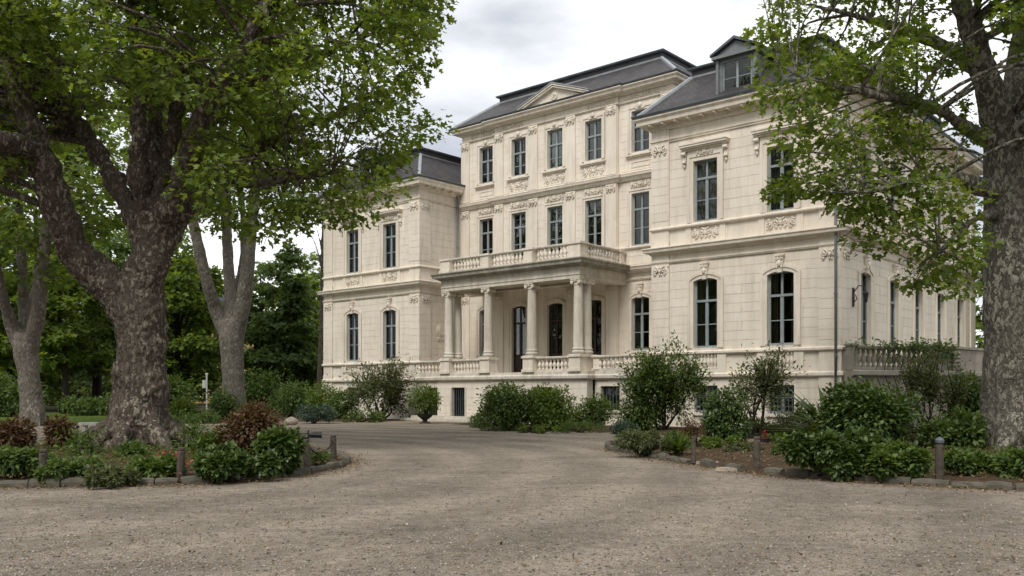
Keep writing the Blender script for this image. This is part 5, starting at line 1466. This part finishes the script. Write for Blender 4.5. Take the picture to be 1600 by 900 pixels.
# dark hedge along the far side of the lawn, with shrubs in front
def shrub(name, label, u, v, wpx, hpx, leaf, size, n, tmpl=T_OVAL, z=0.0, depth=.9, d=None, stems=7, cat='shrub', group=None, lumps=9, seed=None, hollow=.55, droop=.35, flat=1.0, airy=0, stem_mat='bark_dark', upw=.9):
    b = G(u, v, z) if d is None else np.array([(u - CXP) / FPX * d, d, z])
    px = b[1] / FPX; Wd, H_ = wpx * px, hpx * px
    sd = seed if seed is not None else int(u * 7 + v)
    r = np.random.default_rng(sd)
    root = empty(name, (b[0], b[1], z), 0, label, cat, group)
    # lumpy crown: several overlapping balls filled mostly near their skin
    cc = []
    for i in range(lumps):
        a = r.uniform(0, 6.28); q = r.uniform(0, 1) ** .5 * .62; t = r.uniform(.28 if not airy else .35, .82)
        k = (1 - .45 * max(0, t - .5) * 2)
        cc.append((math.cos(a) * q * Wd / 2 * k, math.sin(a) * q * Wd / 2 * depth * k, t * H_, r.uniform(.24, .36) * min(Wd, H_ * 1.3)))
    cc.append((0, 0, H_ * .5, .42 * min(Wd, H_)))
    cc = np.array(cc)
    # stretch so the outline fills the stated width and height
    ext = max((np.abs(cc[:, 0]) + cc[:, 3]).max(), 1e-3); cc[:, :2] *= (Wd / 2) / ext
    top = (cc[:, 2] + cc[:, 3]).max(); cc[:, 2] *= H_ / top; rr = cc[:, 3] * min((Wd / 2) / ext, H_ / top)
    ci = r.integers(0, len(cc), n)
    if airy:   # leaves gathered along thin shoots that leave a few forked stems
        paths, pos = [], []
        k = airy
        forks = []
        for i in range(5):
            s0 = np.array([r.normal(0, .04) * Wd, r.normal(0, .04) * Wd, -.03]); fk = np.array([r.normal(0, .14) * Wd, r.normal(0, .12) * Wd, H_ * r.uniform(.22, .5)])
            P, R = resample([s0, (s0 + fk) / 2 + [r.normal(0, .03) * Wd, 0, .02], fk], [.02 + .012 * H_, .016 + .009 * H_, .012 + .005 * H_], .2); paths.append((P, R)); forks.append(fk)
        for i in range(k):
            ci_ = r.integers(0, len(cc)); c = cc[ci_]; e = c[:3] + rdir(r, 1)[0] * rr[ci_] * r.uniform(.6, 1.15); e[2] = abs(e[2]) + .05
            s0 = min(forks, key=lambda q: np.linalg.norm(q - e) + r.uniform(0, .3))
            m1 = (s0 + e) / 2 + np.array([r.normal(0, .03) * Wd, r.normal(0, .03) * Wd, .07 * H_])
            P, R = resample([s0, m1, e], [.008 + .004 * H_, .006 + .002 * H_, .003], .15); paths.append((P, R))
            t = np.clip(r.beta(2.2, 1.1, max(2, n // k)), .15, 1) * (len(P) - 1); j = np.minimum(t.astype(int), len(P) - 2)
            pos.append(P[j] + (P[j + 1] - P[j]) * (t - j)[:, None] + r.normal(0, size * 1.1, (len(j), 3)))
        pos = np.concatenate(pos); n = len(pos); out = norm(pos - np.array([0, 0, H_ * .35]))
        V, Fc = tube_np(paths, 4); link('stems', mesh_np('stems', V, Fc, True), M[stem_mat], root)
    else:
        q = rdir(r, n); shell = hollow + (1 - hollow) * r.uniform(0, 1, n) ** .6
        ph = r.uniform(0, 6.28, (len(cc), 3))[ci]
        wob = 1 + .16 * np.sin(4.3 * q[:, 0] + ph[:, 0]) * np.sin(5.1 * q[:, 2] + ph[:, 1]) + .12 * np.sin(9 * q[:, 1] + 7 * q[:, 2] + ph[:, 2])
        spr = np.where(r.uniform(0, 1, n) < .13, r.uniform(1.0, 1.38, n), 1.0)      # shoots standing out of the mass
        # shoots gather into sprigs instead of a haze
        key = np.round(q * 3.2); qs = norm(key + .18 * r.normal(size=key.shape)); q = np.where((spr > 1)[:, None], qs, q)
        pos = cc[ci, :3] + q * (rr[ci] * shell * wob * spr)[:, None] * np.array([1, depth, flat]); out = q
        pos[:, 2] = np.where(pos[:, 2] < .02, np.abs(pos[:, 2]) * .5 + .02, pos[:, 2])
        paths = []
        for i in range(stems):
            c = cc[i % len(cc)]
            P, R = resample([(r.normal(0, .05) * Wd, r.normal(0, .05) * Wd, -.03), (c[0] * .5, c[1] * .5, c[2] * .5), tuple(c[:3])], [.02 + .008 * H_, .015 + .005 * H_, .006], .2); paths.append((P, R))
        V, Fc = tube_np(paths, 5); link('stems', mesh_np('stems', V, Fc, True), M[stem_mat], root)
    fwd = norm(out + .8 * rdir(r, n) - np.array([0, 0, droop])); up = norm(np.array([0, 0, upw]) + .6 * rdir(r, n) + .5 * out)
    f = link('foliage', leaf_mesh('foliage', pos, fwd, up, size * r.uniform(.6, 1.3, n), tmpl), M[leaf], root); f['kind'] = 'stuff'
    return root
for i, (u, v, w_, h_, lf, lab, n) in enumerate((
        (20, 652, 150, 70, 'leaf_deep', 'dark hedge at the far left behind the grey trunk', 2600), (150, 650, 150, 30, 'leaf_deep', 'dark hedge along the back of the lawn', 2600), (270, 651, 100, 60, 'leaf_deep', 'dark hedge right of the big trunk behind the lawn', 2200),
        (410, 652, 110, 70, 'leaf_deep', 'dark shrubs behind the bronze bush', 2600), (-90, 655, 140, 80, 'leaf_deep', 'dark hedge beyond the left edge', 1500))):
    shrub('hedge', lab, u, v, w_, h_, lf, .26, n, T_OVAL, d=58 + 3 * i, cat='hedge', group='hedges behind the lawn', lumps=14, depth=.5)
# shrubs at the left wing and middle tree
shrub('round_shrub', 'yellow green low bush right of the big trunk', 287, 655, 44, 34, 'leaf_bright', .16, 1400)
shrub('round_shrub', 'green bush beside the white pole', 350, 656, 70, 48, 'leaf_shrub', .18, 1800)
shrub('low_hedge', 'low dark planting under the white pole', 310, 662, 80, 20, 'leaf_deep', .14, 1400)
shrub('juniper', 'blue green spreading juniper before the left wing', 488, 662, 78, 36, 'leaf_blue', .16, 2600, T_SLIM, flat=.6)
shrub('round_shrub', 'bright green bush at the left corner of the villa', 510, 655, 76, 60, 'leaf_bright', .17, 2400)
shrub('round_shrub', 'dark green bush under the left wing corner', 535, 657, 60, 50, 'leaf_shrub', .17, 1900)
shrub('round_shrub', 'dark green bush behind the bronze bush and juniper', 455, 652, 70, 56, 'leaf_deep', .2, 2000)
shrub('tall_shrub', 'airy olive green shrub in front of the left wing windows', 597, 657, 136, 100, 'leaf_olive', .16, 7200, T_OVAL, airy=190, stems=0)
shrub('low_plant', 'low green plants at the foot of the olive shrub', 560, 660, 90, 22, 'leaf_shrub', .12, 1500)
pz = G(664, 662)
pp = empty('plant_pot', (pz[0], pz[1], .01), 0, 'black iron pot holding the bush before the terrace steps', 'plant pot')
MB().lathe([(.30, 0), (.26, .06), (.12, .10), (.12, .18), (.34, .34), (.44, .48), (.46, .50), (.40, .50)], 0, 0, 16).build('bowl', M['terracotta'], pp)
shrub('potted_shrub', 'bright green bush growing in a pot before the terrace', 664, 645, 58, 48, 'leaf_bright', .14, 2200, z=.45, d=pz[1])
# shrubs along the terrace
shrub('round_shrub', 'large rounded shrub in front of the portico', 793, 673, 100, 76, 'leaf_shrub', .15, 6500, lumps=20)
shrub('round_shrub', 'lighter spreading shrub right of the portico steps', 853, 673, 112, 72, 'leaf_bright', .15, 6200, lumps=20)
shrub('round_shrub', 'small round bush under the terrace balustrade', 928, 669, 66, 56, 'leaf_shrub', .13, 3000)
shrub('low_plant', 'fine leaved low green plants edging the drive', 906, 676, 84, 18, 'leaf_shrub', .13, 2600, T_BLADE, upw=.4, droop=-.6)
shrub('low_plant', 'grey blue low plants beside the tall airy shrub', 968, 678, 60, 18, 'leaf_blue', .13, 1700, T_SLIM)
shrub('low_plant', 'sparse low plants under the portico shrubs', 840, 677, 70, 12, 'leaf_bright', .11, 700)
shrub('low_plant', 'low leafy fill between the portico shrub and the round bush', 895, 670, 70, 34, 'leaf_shrub', .13, 1800)
shrub('low_plant', 'low dark fill at the left foot of the portico shrub', 752, 668, 40, 24, 'leaf_deep', .13, 900)
shrub('tall_shrub', 'tall airy dark shrub covering the terrace end', 1038, 676, 160, 145, 'leaf_shrub', .135, 12000, T_OVAL, airy=260, stems=0, lumps=16)
shrub('round_shrub', 'dense low shrub at the foot of the tall airy shrub', 1000, 675, 100, 62, 'leaf_shrub', .13, 4200, lumps=10)
shrub('tall_shrub', 'thin airy sapling before the right wing windows', 1182, 686, 140, 154, 'leaf_olive', .13, 2900, T_OVAL, airy=100, stems=0)
shrub('round_shrub', 'dense dark oval shrub before the basement windows', 1131, 694, 82, 88, 'leaf_laurel', .13, 5200, lumps=12)
shrub('low_plant', 'dark spreading juniper beside the thin sapling', 1195, 684, 84, 32, 'leaf_deep', .13, 2300, T_SLIM, flat=.5)
shrub('low_plant', 'grey green plants under the barred right basement window', 1228, 686, 64, 44, 'leaf_olive', .12, 1500, T_SLIM)
shrub('round_shrub', 'loose green bush right of the barred basement window', 1262, 686, 60, 56, 'leaf_shrub', .13, 1500)
# right bed
shrub('heather', 'spreading fine leaved shrub at the tip of the right bed', 1008, 708, 112, 40, 'leaf_olive', .10, 6000, T_SLIM, z=.1, flat=.7)
def rosette(name, label, u, v, n, length, leaf, z=.1, seed=1, tmpl=T_BLADE, cat='plant', wide=1.0, tilt=(.25, 1.25)):
    b = G(u, v, z); r = np.random.default_rng(seed)
    root = empty(name, (b[0], b[1], z), 0, label, cat)
    a = r.uniform(0, 6.28, n); el = r.uniform(*tilt, n)
    fwd = np.stack([np.cos(a) * np.cos(el), np.sin(a) * np.cos(el), np.sin(el)], 1)
    pos = fwd * .04 + r.normal(0, .03, (n, 3)); pos[:, 2] = np.abs(pos[:, 2])
    f = link('foliage', leaf_mesh('foliage', pos, fwd, np.tile([0, 0, 1.], (n, 1)) + .2 * rdir(r, n), length * r.uniform(.6, 1.1, n), (tmpl[0] * np.array([wide, 1, 1]), tmpl[1])), M[leaf], root)
    f['kind'] = 'stuff'
    MB().tube([(0, 0, -.05), (0, 0, .08)], .05, 8).build('crown_base', M['bark_dark'], root)
    return root
rosette('strap_plant', 'dark strap leaved plant beside the thin bollard', 1058, 709, 90, .62, 'leaf_shrub', wide=1.8, seed=3)
shrub('low_plant', 'reddish loose twigs behind the strap leaved plant', 1088, 700, 54, 52, 'leaf_red', .09, 900, T_SLIM, z=.1, airy=26, stems=0)
shrub('ground_cover', 'low green mat in the right bed behind the bollards', 1110, 700, 110, 16, 'leaf_bright', .10, 2200, T_OVAL, z=.1)
rosette('grass_tuft', 'yellow green grass tuft left of the clipped laurel', 1276, 690, 140, .75, 'leaf_gold', seed=5, tilt=(.7, 1.45))
shrub('laurel', 'big rounded dark laurel in the right bed', 1358, 704, 168, 108, 'leaf_laurel', .125, 15000, T_BROAD, z=.1, lumps=18, hollow=.72, upw=1.3, droop=.15)
shrub('hydrangea', 'broad leaved low shrub hanging over the right kerb', 1300, 740, 198, 66, 'leaf_laurel', .115, 10500, T_BROAD, z=.1, depth=.7, lumps=14, upw=1.3, droop=.15)
shrub('hydrangea', 'glossy leaved shrub left of the capped bollard', 1398, 746, 115, 52, 'leaf_shrub', .105, 4600, T_BROAD, z=.1, depth=.8, upw=1.3, droop=.15)
rosette('palm', 'spiky palm like plant behind the clipped laurel', 1300, 690, 90, 2.0, 'leaf_laurel', seed=8, wide=1.5, tilt=(.15, 1.2))
shrub('round_shrub', 'bright bush showing above the laurel', 1345, 692, 120, 96, 'leaf_bright', .15, 3000)
shrub('tall_shrub', 'thin leggy sapling before the side terrace', 1455, 684, 110, 150, 'leaf_olive', .13, 3000, T_OVAL, airy=80, stems=0)
shrub('round_shrub', 'green bushes between the laurel and the right trunk', 1490, 702, 110, 62, 'leaf_shrub', .15, 3000, z=.1)
shrub('round_shrub', 'leafy bush under the terrace parapet beside the trunk', 1512, 682, 90, 100, 'leaf_shrub', .17, 3000)
shrub('low_plant', 'dark low plants at the foot of the right trunk', 1530, 742, 150, 38, 'leaf_shrub', .11, 4200, z=.1)
shrub('low_plant', 'dark low plants at the right edge of the picture', 1620, 748, 120, 46, 'leaf_shrub', .13, 2400, z=.1)
# climbing vine on the side terrace balustrade
vr = np.random.default_rng(77); n = 4200
t = vr.uniform(0, 1, n); base_ = A_ + (B_ - A_) * t[:, None]; cl_d = vr.normal(0, .16, (n, 2))
dens = .5 + .5 * np.sin(t * 17 + 1.5) * np.sin(t * 7.3)
keep = vr.uniform(0, 1, n) < (.12 + .75 * np.clip(t * 1.1, 0, 1) ** 2) * (.2 + .8 * dens)
zz = 3.42 - np.abs(vr.normal(0, .35, n)) * (vr.uniform(0, 1, n) < .75) + np.abs(vr.normal(0, .14, n)) * 1.0
pos = np.column_stack([base_[:, 0] + cl_d[:, 0] + .05, base_[:, 1] - .12 + cl_d[:, 1] * .6, zz])[keep]; n = len(pos)
vine = empty('climbing_vine', (A_[0], A_[1], 0), 0, 'climbing vine trailing over the side terrace balustrade', 'vine')
f = link('foliage', leaf_mesh('foliage', pos - np.array([A_[0], A_[1], 0]), norm(rdir(vr, n) + [0, -.6, -.4]), norm(rdir(vr, n) * .6 + [0, -.7, .7]), .14 * vr.uniform(.6, 1.3, n), T_OVAL), M['leaf_shrub'], vine); f['kind'] = 'stuff'
paths = []
for k in range(9):
    q = A_ + (B_ - A_) * (.25 + .08 * k) - A_
    paths.append(resample([(q[0], q[1] - .12, 0), (q[0] + .2, q[1] - .16, 1.3), (q[0] - .1, q[1] - .14, 2.5), (q[0] + .3, q[1] - .2, 3.45)], [.025, .02, .016, .008], .3))
V, Fc = tube_np(paths, 5); link('stems', mesh_np('stems', V, Fc, True), M['bark_dark'], vine)
for i_, (u_2, v_2, w_2, h_2, lf_, sz_, lab_) in enumerate(((1160, 706, 70, 14, 'leaf_olive', .08, 'thin dry ground cover left of the broken kerb bollard'), (1232, 712, 60, 16, 'leaf_shrub', .09, 'low green cover right of the broken kerb bollard'), (1225, 690, 80, 14, 'leaf_bright', .09, 'bright low cover along the right path'), (1075, 690, 90, 18, 'leaf_shrub', .09, 'green cover between the heather and the oval shrub'))):
    shrub('ground_cover', lab_, u_2, v_2, w_2, h_2, lf_, sz_, 1100, z=.1)
# left bed
shrub('bronze_shrub', 'bronze red bush in the middle of the left bed', 393, 716, 112, 88, 'leaf_red', .10, 7000, T_OVAL, z=.12, lumps=14, hollow=.6)
shrub('hydrangea', 'broad leaved shrub at the front of the left bed', 366, 746, 140, 48, 'leaf_laurel', .11, 6600, T_BROAD, z=.1, depth=.7, lumps=12, upw=1.3, droop=.15)
shrub('hydrangea', 'broad leaved shrub beside the floodlight bollard', 440, 738, 92, 66, 'leaf_laurel', .11, 5200, T_BROAD, z=.1, depth=.8, upw=1.3, droop=.15)
shrub('low_plant', 'low green leaves between the trunk and the bronze bush', 345, 716, 80, 44, 'leaf_shrub', .13, 1800, z=.1)
shrub('low_plant', 'small upright leafy plant right of the big trunk', 300, 706, 36, 46, 'leaf_shrub', .14, 260, z=.1, airy=9, stems=0)
shrub('low_plant', 'green edging plants under the chain at the left bed tip', 497, 726, 56, 20, 'leaf_shrub', .08, 1500, T_SLIM, z=.08)
shrub('bronze_shrub', 'bronze red bush at the left edge of the picture', 22, 708, 100, 54, 'leaf_red', .11, 4200, T_OVAL, z=.12, lumps=12)
shrub('low_plant', 'reddish green bush left of the big trunk', 92, 702, 56, 52, 'leaf_red', .11, 1500, z=.12)
shrub('low_plant', 'leggy green plants left of the big trunk', 128, 712, 70, 30, 'leaf_shrub', .12, 500, z=.12, airy=22, stems=0)
shrub('low_plant', 'dark green mound at the far left of the left bed', 40, 746, 110, 44, 'leaf_deep', .12, 3600, z=.1)
shrub('low_plant', 'dark green low plants before the left bollard', 122, 748, 110, 30, 'leaf_deep', .11, 2600, z=.1)
shrub('ground_cover', 'ivy like ground cover before the big trunk', 224, 745, 120, 28, 'leaf_shrub', .11, 3400, z=.1)
shrub('ground_cover', 'low leafy plants at the foot of the big trunk', 210, 716, 60, 26, 'leaf_shrub', .11, 800, z=.12)
shrub('flowering_plant', 'small red flowering plants beside the middle left bollard', 268, 738, 62, 34, 'flower_red', .07, 240, z=.1, cat='plant')
shrub('ground_cover', 'sparse brown green cover along the left kerb', 165, 752, 110, 22, 'leaf_olive', .09, 1500, z=.1)
# seedling of the small pot
shrub('seedling', 'red seedling in the small dark pot on the path', 1195, 690, 12, 14, 'flower_red', .06, 60, z=.2, d=pot.location[1], cat='plant')
# low ivy and litter as masses
def litter_field(name, label, n, where, leaf, size, zfun, tmpl=T_OVAL, up=1.0):
    r = np.random.default_rng(len(name) + n)
    x, y = where(r, n); n = len(x)
    pos = np.column_stack([x, y, zfun(x, y) + r.uniform(.004, .03, n)])
    o = link(name, leaf_mesh(name, pos, norm(rdir(r, n) * [1, 1, .25]), norm(rdir(r, n) * .35 + [0, 0, up]), size * r.uniform(.5, 1.3, n), tmpl), M[leaf]); tag(o, label, name.replace('_', ' '), kind='stuff')
def bed_pts(loop):
    L_ = np.array(loop)[:, :2]
    def w(r, n):
        x = r.uniform(L_[:, 0].min(), L_[:, 0].max(), n); y = r.uniform(L_[:, 1].min(), L_[:, 1].max(), n); k = in_loop(x, y, loop); return x[k], y[k]
    return w
litter_field('fallen_leaves', 'dry brown leaves scattered over the drive', 2600, lambda r, n: scatter_xy(n, 8, 40), 'litter', .05, lambda x, y: np.full(len(x), .006))
def kerb_litter(r, n):
    P = np.array([p[:2] for p in lloop[96:] + lloop[:48]] + [p[:2] for p in rloop[:60]]); i = r.integers(0, len(P), n)
    c = np.where((i < 56)[:, None], np.array([[-10., 21]]), np.array([[11., 21]])); o_ = norm(P[i] - c) * np.abs(r.normal(.15, .25, n))[:, None]
    q = P[i] + o_ + r.normal(0, .12, (n, 2)); return q[:, 0], q[:, 1]
litter_field('leaf_litter', 'brown leaf litter gathered along the kerbs', 6500, kerb_litter, 'litter', .055, lambda x, y: np.full(len(x), .008))
litter_field('bed_litter', 'brown leaf litter on the soil of the beds', 9000, lambda r, n: tuple(np.concatenate(q) for q in zip(bed_pts(lloop)(r, n), bed_pts(rloop)(r, n))), 'litter', .07, lambda x, y: np.full(len(x), .16))
litter_field('ivy_cover', 'patchy ivy covering the soil under the left tree', 9000, bed_pts([(-18, 17), (-10, 15.6), (-5.2, 16.6), (-6.5, 20), (-7.5, 24), (-12, 26), (-18, 24)]), 'leaf_shrub', .10, lambda x, y: .17 + .07 * np.abs(np.sin(x * 3) * np.cos(y * 2.6)), T_OVAL, .7)
litter_field('ivy_cover', 'patchy ivy covering the soil under the right tree', 6000, bed_pts([(7.6, 16.2), (12, 14.6), (18, 17), (19, 24), (13, 26), (9, 24)]), 'leaf_shrub', .10, lambda x, y: .15 + .07 * np.abs(np.sin(x * 3) * np.cos(y * 2.6)), T_OVAL, .7)
x0 = np.random.default_rng(4)
def lawn_pts(r, n):
    x = r.uniform(-60, -16, n); y = r.uniform(45.2, 64, n); k = in_loop(x, y, [(-70, 45), (-24, 45), (-17, 46), (-16.0, 52), (-19, 62), (-40, 72), (-90, 74)]); return x[k], y[k]
litter_field('grass', 'short grass of the lawn behind the big left tree', 26000, lawn_pts, 'leaf_bright', .11, lambda x, y: np.full(len(x), .0), T_BLADE, .3)
